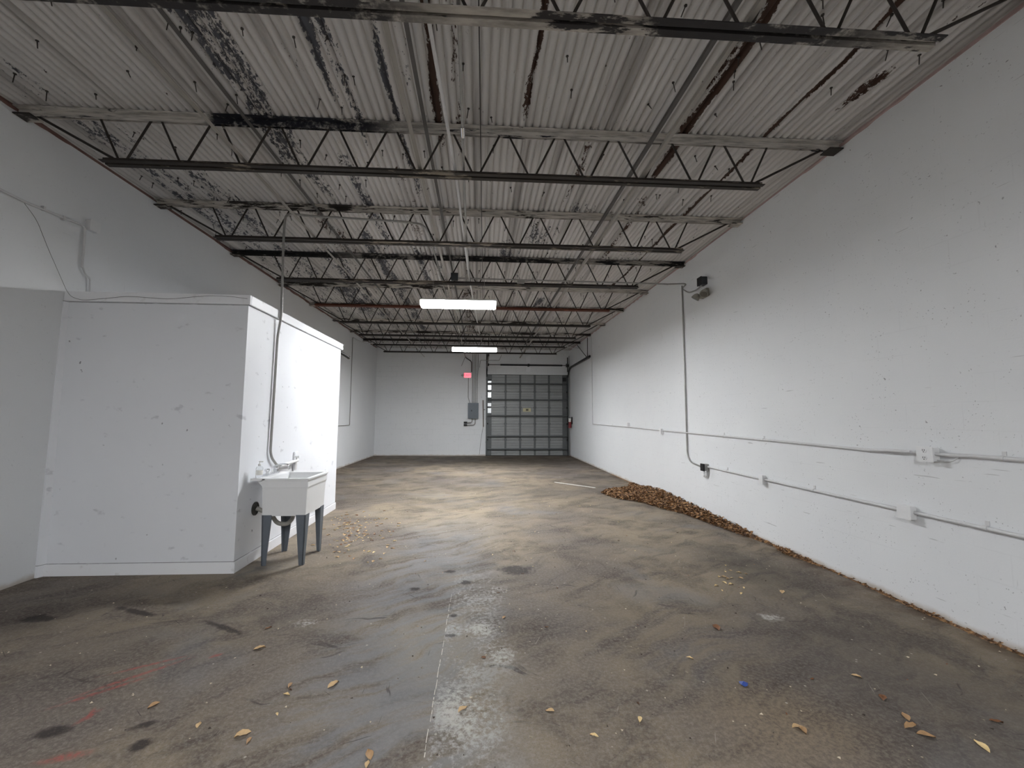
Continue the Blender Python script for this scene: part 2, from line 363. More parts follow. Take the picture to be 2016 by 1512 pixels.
# ------------------------------------------------------------------ mesh helpers
class MB:
    def __init__(s): s.v = []; s.f = []
    def add(s, vs, fs):
        o = len(s.v); s.v += [tuple(x) for x in vs]; s.f += [tuple(i+o for i in f) for f in fs]; return s
    def box(s, a, b):
        (x0, y0, z0), (x1, y1, z1) = a, b
        return s.add([(x0,y0,z0),(x1,y0,z0),(x1,y1,z0),(x0,y1,z0),(x0,y0,z1),(x1,y0,z1),(x1,y1,z1),(x0,y1,z1)],
                     [(0,3,2,1),(4,5,6,7),(0,1,5,4),(1,2,6,5),(2,3,7,6),(3,0,4,7)])
    def hexa(s, lo, hi):          # two quads, bottom and top, same order
        return s.add(list(lo)+list(hi), [(0,3,2,1),(4,5,6,7),(0,1,5,4),(1,2,6,5),(2,3,7,6),(3,0,4,7)])
    def cbox(s, c, d): return s.box([c[i]-d[i]/2 for i in range(3)], [c[i]+d[i]/2 for i in range(3)])
    def tube(s, pts, r, n=10, cap=True):
        pts = [Vector(q) for q in pts]; rings = []
        rr = r if isinstance(r, (list, tuple)) else [r]*len(pts)
        nrm = None
        for i, q in enumerate(pts):
            if i == 0: d = pts[1]-q
            elif i == len(pts)-1: d = q-pts[i-1]
            else: d = (pts[i+1]-q).normalized()+(q-pts[i-1]).normalized()
            d.normalize()
            if nrm is None:
                nrm = d.cross(Vector((0, 0, 1)) if abs(d.z) < 0.9 else Vector((1, 0, 0))).normalized()
            else: nrm = (nrm-d*nrm.dot(d)).normalized()
            b = d.cross(nrm)
            rings.append([q+rr[i]*(cos(2*pi*k/n)*nrm+sin(2*pi*k/n)*b) for k in range(n)])
        vs = [x for g in rings for x in g]; fs = []
        for i in range(len(pts)-1):
            for k in range(n):
                fs.append((i*n+k, i*n+(k+1) % n, (i+1)*n+(k+1) % n, (i+1)*n+k))
        if cap: fs += [tuple(range(n))[::-1], tuple((len(pts)-1)*n+k for k in range(n))]
        return s.add(vs, fs)
    def lathe(s, prof, c, axis='z', n=16):     # prof: (radius, height)
        vs = []; fs = []
        for r, h in prof:
            for k in range(n):
                a = 2*pi*k/n; u, v = r*cos(a), r*sin(a)
                vs.append({'z': (c[0]+u, c[1]+v, c[2]+h), 'x': (c[0]+h, c[1]+u, c[2]+v), 'y': (c[0]+u, c[1]+h, c[2]+v)}[axis])
        for i in range(len(prof)-1):
            for k in range(n): fs.append((i*n+k, i*n+(k+1) % n, (i+1)*n+(k+1) % n, (i+1)*n+k))
        fs += [tuple(range(n))[::-1], tuple((len(prof)-1)*n+k for k in range(n))]
        return s.add(vs, fs)
    def extr(s, prof, a, b, fn):   # closed profile swept from a to b; fn(t,u,v)->xyz
        n = len(prof)
        vs = [fn(a, u, v) for u, v in prof]+[fn(b, u, v) for u, v in prof]
        fs = [(k, (k+1) % n, n+(k+1) % n, n+k) for k in range(n)]+[tuple(range(n))[::-1], tuple(range(n, 2*n))]
        return s.add(vs, fs)
    def mesh(s, name, mat, smooth=False, bevel=0.0):
        me = bpy.data.meshes.new(name); me.from_pydata(s.v, [], s.f); me.update()
        bm = bmesh.new(); bm.from_mesh(me)
        bmesh.ops.recalc_face_normals(bm, faces=bm.faces)
        if bevel:
            bmesh.ops.bevel(bm, geom=[e for e in bm.edges if len(e.link_faces) == 2 and e.calc_face_angle(0) > 0.6], offset=bevel, segments=2, affect='EDGES', clamp_overlap=True)
        bm.to_mesh(me); bm.free()
        if mat: me.materials.append(M[mat])
        if smooth:
            for f in me.polygons: f.use_smooth = True
            try: me.set_sharp_from_angle(angle=radians(35))
            except Exception: pass
        return me
    def build(s, name, mat, parent=None, smooth=False, bevel=0.0):
        return link(name, s.mesh(name, mat, smooth, bevel), parent)

def link(name, me, parent=None, loc=None, rot=None, scale=None):
    o = bpy.data.objects.new(name, me); COL.objects.link(o)
    if parent:
        o.parent = parent
        pm = Matrix.LocRotScale(parent.location, parent.rotation_euler, parent.scale)
        if loc is None and rot is None: o.matrix_parent_inverse = pm.inverted()
    if loc is not None: o.location = loc
    if rot is not None: o.rotation_euler = rot
    if scale is not None: o.scale = scale
    return o
def thing(name, label, cat, loc=(0, 0, 0), group=None, kind=None):
    o = bpy.data.objects.new(name, None); COL.objects.link(o); o.location = loc; o.empty_display_size = 0.1
    return tag(o, label, cat, group, kind)
def tag(o, label, cat=None, group=None, kind=None):
    o['label'] = label
    if cat: o['category'] = cat
    if group: o['group'] = group
    if kind: o['kind'] = kind
    return o
def fillet(pts, r, n=6):
    pts = [Vector(q) for q in pts]; out = [pts[0]]
    for i in range(1, len(pts)-1):
        a, b, c = pts[i-1], pts[i], pts[i+1]
        rr = min(r, (a-b).length*0.45, (c-b).length*0.45)
        p0 = b+(a-b).normalized()*rr; p1 = b+(c-b).normalized()*rr
        for k in range(n+1):
            q = k/n; out.append((1-q)**2*p0+2*q*(1-q)*b+q*q*p1)
    out.append(pts[-1]); return out

# ------------------------------------------------------------------ the shell
def shell(name, mb, mat, label): return tag(mb.build(name, mat), label, kind='structure')
floor = shell('floor', MB().hexa([(xl(YF)-.3, YF-.3, -.2), (xr(YF)+.3, YF-.3, -.2), (xr(D)+.3, D+.3, -.2), (xl(D)-.3, D+.3, -.2)],
                                 [(xl(YF)-.3, YF-.3, 0), (xr(YF)+.3, YF-.3, 0), (xr(D)+.3, D+.3, 0), (xl(D)-.3, D+.3, 0)]), 'worn_concrete', 'stained and scuffed grey brown concrete floor')
TOPZ = 4.30
shell('wall_right', MB().hexa([(xr(YF), YF, -.1), (xr(YF)+.2, YF, -.1), (xr(D)+.2, D, -.1), (xr(D), D, -.1)],
                              [(xr(YF), YF, TOPZ), (xr(YF)+.2, YF, TOPZ), (xr(D)+.2, D, TOPZ), (xr(D), D, TOPZ)]), 'painted_block_side', 'long white painted block wall with pits and conduit')
shell('wall_left', MB().hexa([(xl(YF)-.2, YF, -.1), (xl(YF), YF, -.1), (xl(D), D, -.1), (xl(D)-.2, D, -.1)],
                             [(xl(YF)-.2, YF, TOPZ), (xl(YF), YF, TOPZ), (xl(D), D, TOPZ), (xl(D)-.2, D, TOPZ)]), 'painted_block_left', 'white painted wall behind the boxed-in enclosure')
DX0, DX1, DZ = 0.29, 3.47, 3.19
bw = MB()
bw.box((xl(D)-.2, D, -.1), (DX0, D+.2, TOPZ)); bw.box((DX1, D, -.1), (xr(D)+.2, D+.2, TOPZ)); bw.box((DX0, D, DZ), (DX1, D+.2, TOPZ))
shell('wall_back', bw, 'painted_block_back', 'white painted block end wall around the overhead door')
shell('wall_front', MB().box((xl(YF)-.2, YF-.2, -.1), (xr(YF)+.2, YF, TOPZ)), 'painted_block_back', 'white painted wall opposite the overhead door')

# roof deck: corrugated sheets lapped end to end
ceiling = tag(MB().box((xl(YF)-.2, YF-.2, TOPZ), (xr(D)+.2, D+.2, TOPZ+.1)).build('ceiling', 'flaking_deck_paint'), 'corrugated metal roof deck with white paint flaking off', kind='structure')
PITCHW = 0.0685; NC = 12; AMP = 0.0135
from mathutils import noise as mnoise
def sstep(v, a, b):
    k = min(1, max(0, (v-a)/(b-a))); return k*k*(3-2*k)
def bandsum(L, x, y):
    r = 0.0; xw = x+0.05*mnoise.noise(Vector((x*.7, y*1.3, 3)))
    for x0, hw, y0, y1, amp in L:
        d = abs(xw-x0)
        if d > hw*1.3 or y < y0-.3 or y > y1+.5: continue
        wv = hw*(1+.5*mnoise.noise(Vector((x0*7, y*1.9, 1))))
        r = max(r, amp*(1-sstep(d, wv*.25, wv*1.25))*sstep(y, y0-.25, y0+.15)*(1-sstep(y, y1-.4, y1+.4)))
    return r
def sheet_mesh(ox, oy, length):
    k = 10; n = NC*k+1; ny = max(1, int(length/.16)) if oy > -1 else 1; vs = []; fs = []; A, B = [], []
    for i in range(n):
        u = i/k
        z = -AMP*.8+2.1*AMP*(1-abs(sin(pi*u)))**1.5      # rounded ribs with a narrow dark valley
        for jy_ in range(ny+1):
            yy = length*jy_/ny; vs.append((u*PITCHW, yy, z)); wx_, wy_ = ox+u*PITCHW, oy+yy
            farv = sstep(wy_, 4.5, 8)*(.025+.05*sstep(-wx_, -2.5, 3.0))
            A.append(max(bandsum(slate, wx_, wy_), farv)); B.append(bandsum(rust, wx_, wy_))
    for i in range(n-1):
        for jy_ in range(ny): a = i*(ny+1)+jy_; fs.append((a, a+ny+1, a+ny+2, a+1))
    me = bpy.data.meshes.new('deck_sheet'); me.from_pydata(vs, [], fs); me.update(); me.materials.append(M['flaking_deck_paint'])
    for nm, L in (('flaked_slate', A), ('flaked_rust', B)):
        at = me.attributes.new(nm, 'FLOAT', 'POINT'); at.data.foreach_set('value', L)
    me.polygons.foreach_set('use_smooth', [True]*len(me.polygons))
    return me
rows = [(-9.1, 0.55), (0.50, 5.33), (5.28, 10.03), (9.98, 14.55), (14.50, 16.5)]
W_SHEET = PITCHW*(NC-1)
for ri, (y0, y1) in enumerate(rows):
    x = xl(0)-.1; k = 0
    while x < xr(D)+.02:
        link('deck_sheet', sheet_mesh(x, y0, y1-y0), ceiling, loc=(x, y0, H+0.0125-0.0025*(ri % 2)-0.0012*(k % 2)), rot=(0, 0, 0)); x += W_SHEET; k += 1
# fasteners sticking through the deck
nail_me = MB().lathe([(0.0035, -0.055), (0.004, -0.003), (0.011, -0.003), (0.011, 0.004)], (0, 0, 0), n=6).mesh('nail', 'nail_steel')
JY = [2.15, 3.71, 5.28, 6.87, 8.46, 9.98, 11.55, 13.08, 14.5]
cnt = 0
while cnt < 290:
    y = 1.6+random.random()**1.3*9.5
    if min(abs(y-j) for j in JY) < .14: continue
    x = random.uniform(xl(y)+.1, xr(y)-.08)
    s = random.uniform(.75, 1.5)
    link('nail', nail_me, ceiling, loc=(x, y, H-.004), rot=(random.gauss(0, .22), random.gauss(0, .22), 0), scale=(1, 1, s)); cnt += 1
# ragged mastic bead where wall and deck meet
for nm, side in (('trim_1', -1), ('trim_2', 1)):
    mb = MB(); ys = [1.2+0.11*i for i in range(139)]; pr = []
    for y in ys:
        a = random.uniform(.008, .035) if (sin(y*2.1)+sin(y*.7+1)) > .1 else .003
        xx = xl(y) if side < 0 else xr(y)
        pr.append([(xx+side*.01, y, H-.02-a), (xx-side*(.006+a*.25), y, H-.016), (xx-side*.008, y, H+.02), (xx+side*.01, y, H+.02)])
    for i in range(len(pr)-1): mb.hexa(pr[i], pr[i+1])
    tag(mb.build(nm, 'mastic_red' if side < 0 else 'mastic_pale'), 'ragged dusty red sealant along the %s wall top' % ('left' if side < 0 else 'right'), kind='structure')
# the saw-cut joint with its remnant of pale paint
q0, q1 = onfloor(829, 1512), onfloor(889, 1178)
mb = MB(); yv = 1.0; 
while yv < 3.64:
    L_ = random.uniform(.012, .09); wd = random.uniform(.0008, .0024); xx = -0.232+0.004*(yv-1.9)+random.uniform(-.002, .002)
    mb.box((xx-wd, yv, -.001), (xx+wd, yv+L_, .0008)); yv += L_+random.choice((0.004, .01, .02, .05))
mb.build('paint_line', 'joint_paint', floor)

# ------------------------------------------------------------------ the boxed-in enclosure
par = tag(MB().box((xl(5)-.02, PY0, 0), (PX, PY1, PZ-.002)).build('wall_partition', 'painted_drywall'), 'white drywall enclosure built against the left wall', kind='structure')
FH, FT = 0.095, 0.028
tr = tag(MB().box((xl(5)+.0, PY0-FT, PZ-FH), (PX+FT, PY0, PZ)).box((PX, PY0, PZ-FH), (PX+FT, PY1+FT, PZ)).box((xl(5), PY1, PZ-FH), (PX, PY1+FT, PZ)).build('trim_3', 'painted_trim', bevel=.003), 'white fascia board around the top of the enclosure', kind='structure')
tag(MB().box((xl(5)+.02, PY0-.014, 0), (PX, PY0, .105)).build('baseboard_front', 'painted_trim', bevel=.003), 'white baseboard on the enclosure face toward the camera', kind='structure')
tag(MB().box((PX, PY0-.014, 0), (PX+.014, PY1, .105)).build('baseboard_side', 'painted_trim', bevel=.003), 'white baseboard on the enclosure face behind the sink', kind='structure')
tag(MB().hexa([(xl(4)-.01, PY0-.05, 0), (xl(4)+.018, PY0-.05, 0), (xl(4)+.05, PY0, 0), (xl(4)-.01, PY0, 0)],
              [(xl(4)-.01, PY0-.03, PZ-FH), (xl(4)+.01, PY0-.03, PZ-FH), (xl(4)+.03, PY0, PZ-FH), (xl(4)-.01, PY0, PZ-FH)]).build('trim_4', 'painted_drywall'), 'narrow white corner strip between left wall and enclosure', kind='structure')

# ------------------------------------------------------------------ bar joists
def chord_mesh(x0, x1, top, mat):
    mb = MB(); g, leg, th = 0.011, (0.060 if top else 0.053), 0.006
    for s_ in (-1, 1):
        if top: prof = [(s_*g, 0), (s_*(g+leg), 0), (s_*(g+leg), -th), (s_*(g+th), -th), (s_*(g+th), -leg), (s_*g, -leg)]
        else: prof = [(s_*g, 0), (s_*(g+leg*.85), 0), (s_*(g+leg*.85), th), (s_*(g+th), th), (s_*(g+th), leg*.85), (s_*g, leg*.85)]
        mb.extr(prof, x0, x1, lambda a, u, v: (a, u, v))
    return mb.mesh('top_chord' if top else 'bottom_chord', mat)
TZ, BZ = H-0.004, 3.722
xb = [-3.185+0.5215*i for i in range(12)]
bars = []
for i, x in enumerate(xb):
    for s_ in (-1, 1): bars.append(((x+s_*.032, BZ+.03), (x+s_*.222, TZ-.035), .0095))
ends = [((xb[0]-.045, BZ+.025), (-3.93, TZ-.05), .011), ((xb[-1]+.045, BZ+.025), (3.33, TZ-.05), .011)]
ORD = ['first', 'second', 'third', 'fourth', 'fifth', 'sixth', 'seventh', 'eighth', 'ninth', 'last']
web_cache = {}
def web_mesh(a, b, r, mat):
    k = (round(b[0]-a[0], 3), round(b[1]-a[1], 3), r, mat)
    if k not in web_cache: web_cache[k] = MB().tube([(0, 0, 0), (b[0]-a[0], 0, b[1]-a[1])], r, 8).mesh('web_bar', mat, True)
    return web_cache[k]
tops = ['joist_half', 'joist_second', 'joist_worn', 'joist_fourth', 'joist_worn', 'joist_half', 'joist_worn', 'joist_half', 'joist_dark', 'joist_dark']
bots = ['joist_first', 'joist_chord', 'joist_chord', 'joist_chord', 'joist_rust', 'joist_dark', 'joist_dark', 'joist_dark', 'joist_dark', 'joist_dark']
tl = ['grey', 'worn white and black', 'worn white', 'partly blackened', 'worn', 'grey', 'grey', 'dark', 'dark', 'dark']
chc = {}
joists = []
for ji, y in enumerate(JY):
    lab = '%s steel bar joist from the camera, %s top chord' % (ORD[ji], tl[ji]) if ji < 8 else 'dark steel bar joist nearest the overhead door, last of the row'
    if ji == 4: lab = 'fifth steel bar joist from the camera, with rust-red bottom chord'
    j = thing('bar_joist', lab, 'roof joist', (0, y, BZ), 'steel bar joists under the roof deck'); joists.append(j)
    for top, mt in ((True, tops[ji]), (False, bots[ji])):
        if top: x0, x1 = xl(y)+.01, xr(y)-.01
        else: x0, x1 = -3.34, 2.69
        o = link('top_chord' if top else 'bottom_chord', chord_mesh(x0, x1, top, mt), j, loc=(0, 0, TZ-BZ if top else -.004))
        if ji == 4 and not top: tag(o, 'rust-red bottom chord')
    wm = 'joist_dark'
    for a, b, r in bars+ends:
        link('web_bar', web_mesh(a, b, r, wm), j, loc=(a[0], 0, a[1]-BZ))
    for s_, xx in ((-1, xl(y)), (1, xr(y))):
        me = MB().box((-.07, -.06, -.070), (.07, .06, -.0605)).mesh('bearing_seat', 'joist_half')
        link('bearing_seat', me, j, loc=(xx-s_*.075, 0, TZ-BZ))
# black soot patch pieces on the fourth joist's chord
# horizontal bridging between the joists
for x, nm in ((-2.137, 'left'), (-0.585, 'middle'), (1.505, 'right')):
    prof = [(0, 0), (.032, 0), (.032, .005), (.005, .005), (.005, .032), (0, .032)]
    b1 = MB().extr(prof, 0.9, 15.9, lambda a, u, v: (x+u, a, BZ+.046+v)).build('bridging_angle', 'bridging_paint')
    tag(b1, 'pale steel bridging angle on the bottom chords, %s row' % nm, 'bridging', 'lower bridging angles')
    b2 = MB().extr(prof, 0.9, 15.9, lambda a, u, v: (x+.06+u, a, TZ-.106+v)).build('bridging_angle', 'bridging_dark')
    tag(b2, 'dark steel bridging angle under the top chords, %s row' % nm, 'bridging', 'upper bridging angles')

# ------------------------------------------------------------------ ceiling lights
def fixture(loc, label, hang=True):
    t_ = thing('ceiling_light', label, 'ceiling light', loc, 'four-foot wraparound ceiling lights')
    L_ = 1.215
    MBp = lambda pr, a, b: MB().extr(pr, a, b, lambda q, u, v: (loc[0]+q, loc[1]+u, loc[2]+v))
    MBp([(-.118, -.040), (-.06, -.048), (.06, -.048), (.118, -.040), (.118, -.034), (-.118, -.034)], -L_/2+.012, L_/2-.012).build('diffuser', 'lit_diffuser', t_, True)
    for s_ in (-1, 1):
        pr = [(s_*.118, -.040), (s_*.138, -.022), (s_*.140, .030), (s_*.120, .036), (s_*.118, -.034)]
        MBp(pr, -L_/2+.012, L_/2-.012).build('side_lens', 'lit_side_lens', t_, True)
    full = [(-.118, -.040), (-.06, -.048), (.06, -.048), (.118, -.040), (.138, -.022), (.140, .030), (-.140, .030), (-.138, -.022)]
    MBp([(-.140, .037), (-.140, .050), (-.10, .07), (.10, .07), (.140, .050), (.140, .037)], -L_/2, L_/2).build('housing', 'lamp_white', t_)
    for s_ in (-1, 1):
        a = s_*(L_/2-.011); b = s_*(L_/2+.004)
        MBp(full, min(a, b), max(a, b)).build('end_cap', 'lit_side_lens', t_, True)
        MB().tube([(loc[0]+s_*.42, loc[1], loc[2]+.07), (loc[0]+s_*.42, loc[1], BZ+.06)], .003, 6).build('hanger', 'conduit_galvanised', t_)
    return t_
fixture((-0.365, 6.75, 3.335), 'lit ceiling light nearer the camera, larger of the two glowing bars')
fixture((-0.165, 11.40, 3.345), 'lit ceiling light nearer the overhead door, smaller of the two glowing bars')
fixture((-0.30, -1.5, 3.335), 'lit ceiling light hanging just behind the camera')
fixture((-0.30, -5.6, 3.335), 'lit ceiling light at the front end of the hall')

# ------------------------------------------------------------------ conduits and wires overhead
def pipe(name, pts, r, mat, label, cat, group=None, straps=(), n=10, fil=0.12):
    t_ = MB().tube(fillet(pts, fil) if len(pts) > 2 else pts, r, n).build(name, mat, None, True)
    return tag(t_, label, cat, group)
CZ = BZ+.058
pipe('conduit', [(-.36, .9, CZ), (-.317, 2.25, CZ), (-.25, 3.72, CZ), (-.20, 6.6, CZ), (-.05, 10.9, CZ), (-.02, 11.3, CZ)], .013, 'conduit_paint', 'pale conduit lying along the joists left of the ceiling lights, thicker one', 'conduit', fil=.3)
c2 = thing('conduit', 'grey conduit along the joists with a bright coupling, above the lights', 'conduit', (-.15, 2, CZ))
MB().tube([(-.12, .9, CZ), (-.16, 3.2, CZ), (-.20, 5.4, CZ), (-.17, 8.0, CZ), (.10, 14.2, CZ)], .011, 10).build('tube', 'conduit_galvanised', c2, True)
MB().tube([(-.158, 3.12, CZ), (-.161, 3.24, CZ)], .018, 12).build('coupling', 'chrome', c2, True)
pipe('wire', [(-.055, .9, H-.075), (-.03, 2.6, H-.073), (0.0, 5.4, H-.075), (.05, 10, H-.073)], .0045, 'wire_dark', 'thin dark wire running along the middle of the deck', 'wire')
# conduit to the emergency light
jy = 6.80
pipe('conduit', [(-.38, jy, BZ+.075), (1.0, jy, BZ+.068), (2.86, jy, BZ+.062), (3.18, 6.78, BZ+.05)], .012, 'conduit_galvanised', 'grey conduit running across along the fourth joist to the right wall', 'conduit')
jb = thing('junction_box', 'dark grey junction box on the fourth joist near the light', 'junction box', (-.44, jy, BZ+.05))
MB().cbox((-.44, jy-.02, BZ+.085), (.11, .06, .11)).build('body', 'box_dark', jb, bevel=.004)
MB().cbox((-.44, jy-.055, BZ+.085), (.12, .008, .12)).build('cover', 'box_dark', jb)
jb = thing('junction_box', 'grey junction box on the fourth joist, right of the light', 'junction box', (.66, jy, BZ+.03))
MB().cbox((.66, jy-.03, BZ+.03), (.12, .05, .055)).build('body', 'conduit_galvanised', jb, bevel=.003)
MB().tube(fillet([(.72, jy-.03, BZ+.03), (.80, jy-.03, BZ+.045), (.90, jy-.02, BZ+.07)], .05), .008, 8).build('connector', 'conduit_galvanised', jb, True)
pe = onright(1385, 566, .06)
pts = [Vector((3.16, 6.78, BZ+.05)), Vector((xr(6.7)-.03, 6.72, BZ+.05))]
for px, py, off in ((1342, 568, .05), (1356, 577, .05), (1372, 571, .06), (1382, 561, .07)): pts.append(onright(px, py, off))
pipe('flexible_cable', pts, .011, 'conduit_galvanised', 'sagging grey flexible cable feeding the emergency light', 'cable', fil=.1)
# emergency light on the right wall
ey, ez = pe.y, 3.60
em = thing('emergency_light', 'emergency light with two lamp heads high on right wall', 'emergency light', (xr(ey), ey, 3.45))
q = onright(1389, 553, 0); X0 = xr(q.y)
MB().cbox((X0-.05, q.y, q.z-.01), (.10, .12, .125)).build('junction_box', 'box_dark', em, bevel=.006)
MB().cbox((X0-.102, q.y, q.z-.01), (.006, .13, .13)).build('box_cover', 'black_metal', em)
q2 = onright(1386, 576, .04)
MB().hexa([(X0-.075, q2.y-.10, q2.z-.075), (X0, q2.y-.10, q2.z-.075), (X0, q2.y+.10, q2.z-.075), (X0-.075, q2.y+.10, q2.z-.075)],
          [(X0-.055, q2.y-.085, q2.z+.055), (X0, q2.y-.085, q2.z+.055), (X0, q2.y+.085, q2.z+.055), (X0-.055, q2.y+.085, q2.z+.055)]).build('housing', 'emergency_beige', em, bevel=.01)
for s_ in (-1, 1):
    c0 = Vector((X0-.10, q2.y+s_*.115, q2.z-.03)); d = Vector((-.45, s_*.35, -.8)).normalized()
    h = MB().tube([c0-d*.045, c0-d*.02, c0+d*.03, c0+d*.045], [.022, .045, .062, .062], 16).build('lamp_head', 'emergency_beige', em, True)
    MB().tube([c0+d*.043, c0+d*.048], .054, 16).build('lens', 'lens_glass', h, True)
# conduit down the right wall to the receptacle line
RW = .018
v0, v1 = onright(1343, 566, RW), onright(1352, 868, RW)
pA, pB = onright(1383, 917, RW), onright(2040, 1059, RW)
yv = (v0.y+v1.y)/2
zA = .76
pipe('conduit', [(xr(yv)-RW, yv, 3.80), (xr(yv)-RW, yv, zA+.02), (xr(6.5)-RW, 6.50, zA-.02)], .012, 'conduit_galvanised', 'grey conduit dropping down the right wall below the emergency light', 'conduit', fil=.28)
low = thing('conduit', 'lower white conduit with straps along the right wall', 'conduit', (xr(4), 4, .74))
zl0, zl1 = onright(1394, 919, RW).z, onright(2016, 1054, RW).z
MB().tube([(xr(6.35)-RW, 6.35, zl0), (xr(5.0)-RW, 5.0, .755), (xr(3.3)-RW, 3.3, .755), (xr(1.2)-RW, 1.2, .755)], .0135, 12).build('tube', 'conduit_paint', low, True)
for y in (5.8, 4.25, 2.75, 2.0):
    MB().tube([(xr(y)-RW, y-.012, .757), (xr(y)-RW, y+.012, .757)], .018, 12).box((xr(y)-.006, y-.012, .772), (xr(y)-.001, y+.012, .805)).build('strap', 'conduit_paint', low, True)
upz = 1.235
up = thing('conduit', 'upper white conduit with straps along the right wall', 'conduit', (xr(7), 7, upz))
MB().tube(fillet([(xr(12.95)-RW, 12.95, 1.30), (xr(9.8)-RW, 9.8, 1.285), (xr(7.97)-RW, 7.97, 1.262), (xr(4.5)-RW, 4.5, 1.235), (xr(3.55)-RW, 3.55, 1.222), (xr(3.40)-RW-.02, 3.40, 1.235), (xr(3.2)-RW-.02, 3.2, 1.238)], .1), .0125, 12).build('tube', 'conduit_paint', up, True)
MB().tube(fillet([(xr(3.1)-RW-.02, 3.08, 1.238), (xr(2.95)-RW-.01, 2.93, 1.236), (xr(2.8)-RW, 2.8, 1.243), (xr(1.2)-RW, 1.2, 1.243)], .06), .0135, 12).build('tube', 'conduit_paint', up, True)
for y, z in ((5.85, 1.245), (5.0, 1.239), (2.62, 1.243), (11, 1.29)):
    MB().tube([(xr(y)-RW, y-.012, z), (xr(y)-RW, y+.012, z)], .017, 12).box((xr(y)-.006, y-.012, z+.015), (xr(y)-.001, y+.012, z+.045)).build('strap', 'conduit_paint', up, True)
pipe('conduit', [(xr(12.96)-RW, 12.96, 4.05), (xr(12.96)-RW, 12.96, 1.31), (xr(12.6)-RW, 12.6, 1.30)], .011, 'conduit_paint', 'thin white conduit rising up the right wall nearest the door', 'conduit', fil=.06)
# wall boxes
def wallbox(px, py, w_, h_, d_, label, mat='box_white', outlet=False, z=None):
    q = onright(px, py, d_); y = q.y; z = q.z if z is None else z; X0 = xr(y)
    b = thing('outlet_box' if outlet else 'junction_box', label, 'outlet' if outlet else 'junction box', (X0, y, z-h_/2))
    MB().cbox((X0-d_/2, y, z), (d_, w_*.88, h_*.9)).build('body', mat, b, bevel=.004)
    cv = MB().cbox((X0-d_-.003, y, z), (.006, w_, h_)).build('cover', mat, b, bevel=.002)
    if outlet:
        for dz in (-.028, .028):
            s_ = MB().lathe([(.019, 0), (.019, .004), (.017, .005)], (X0-d_-.010, y, z+dz), 'x', 16).build('socket', 'box_white', b, True)
            MB().cbox((X0-d_-.0115, y-.007, z+dz+.003), (.002, .003, .012)).cbox((X0-d_-.0115, y+.007, z+dz+.003), (.002, .003, .012)).lathe([(.0035, 0), (.0035, .002)], (X0-d_-.0125, y, z+dz-.011), 'x', 8).build('slots', 'slot_dark', s_)
    return b
ob = wallbox(1821, 894, .125, .115, .062, 'white double receptacle box on the upper conduit', outlet=True)
q = onright(1836, 897, .03)
MB().tube(fillet([(xr(q.y)-.03, q.y-.02, q.z-.03), (xr(q.y)-.02, q.y-.12, q.z-.035), (xr(q.y)-.012, q.y-.16, q.z+.0)], .05), .004, 6).build('wire_loop', 'conduit_paint', ob, True)
wallbox(1780, 1008, .115, .115, .055, 'square blank white box on the lower conduit, nearest the camera')
wallbox(1498, 944, .075, .115, .05, 'narrow blank white box midway on the lower conduit')
wallbox(1300, 849, .07, .11, .05, 'small white box on the upper conduit near the leaf heap')
wallbox(1235, 836, .07, .10, .05, 'smallest white box on the upper conduit, toward the door')
q = onright(1387, 920, .05); y, z, X0 = q.y, q.z, xr(q.y)
b = thing('outlet_box', 'dark grey box with round white flange where the drop meets the lower conduit', 'outlet', (X0, y, z-.06))
MB().cbox((X0-.035, y, z), (.07, .085, .105)).build('body', 'conduit_galvanised', b, bevel=.004)
MB().cbox((X0-.082, y+.0, z), (.024, .095, .11)).build('cover', 'black_metal', b, bevel=.003)
MB().lathe([(.05, 0), (.05, -.008), (.032, -.014), (.03, -.03), (.018, -.034)], (X0-.04, y+.02, z-.11), 'x', 20).build('flange', 'box_white', b, True)
MB().tube([(X0-.04, y+.01, z-.045), (X0-.05, y+.015, z-.08)], .006, 6).build('stem', 'chrome', b, True)

# ------------------------------------------------------------------ left wall conduit, box and wires
LW = .022
a0, a1 = onleft(-60, 342, LW), onleft(168, 446, LW)
lc = thing('conduit', 'white conduit sloping along the upper left wall to a box', 'conduit', (a1.x, a1.y, a1.z))
dn = onleft(163, 527, LW)
MB().tube(fillet([a0, onleft(50, 398, LW), a1, (a1.x, a1.y+.005, dn.z)], .05), .011, 10).build('tube', 'conduit_paint', lc, True)
for px, py in ((86, 411), (125, 430)):
    q = onleft(px, py, LW); MB().cbox((q.x-.004, q.y, q.z+.004), (.03, .02, .04)).build('strap', 'conduit_paint', lc)
q = onleft(182, 446, .03)
lb = thing('junction_box', 'small white junction box high on the left wall', 'junction box', (xl(q.y), q.y, q.z-.06))
MB().cbox((xl(q.y)+.028, q.y, q.z), (.056, .10, .10)).build('body', 'box_white', lb, bevel=.004)
MB().cbox((xl(q.y)+.059, q.y, q.z), (.006, .115, .115)).build('cover', 'box_white', lb, bevel=.002)
e0 = Vector((a1.x, a1.y+.005, dn.z))
pipe('cable', [e0+Vector((0, 0, .02)), e0+Vector((0, .04, -.06)), (a1.x, a1.y+.10, 2.92), (a1.x, a1.y+.11, PZ+.01)], .008, 'conduit_paint', 'short white cable ending from the left conduit down to the enclosure top', 'cable', fil=.05)
wp = [onleft(48, 400, .02), onleft(72, 432, .02), onleft(95, 490, .02), onleft(117, 540, .02), onleft(131, 572, .025)]
yF = PY0-FT-.006
for px, py in ((139, 583), (150, 588), (165, 591), (215, 587), (250, 583), (335, 589), (376, 585), (410, 582), (448, 583), (487, 588)):
    q = on(px, py, 1, yF); q.z = min(q.z, PZ-.006); wp.append(q)
pipe('wire', wp, .0016, 'wire_dark', 'thin wire drooping from left conduit and along the fascia board', 'wire', fil=.08, n=6)

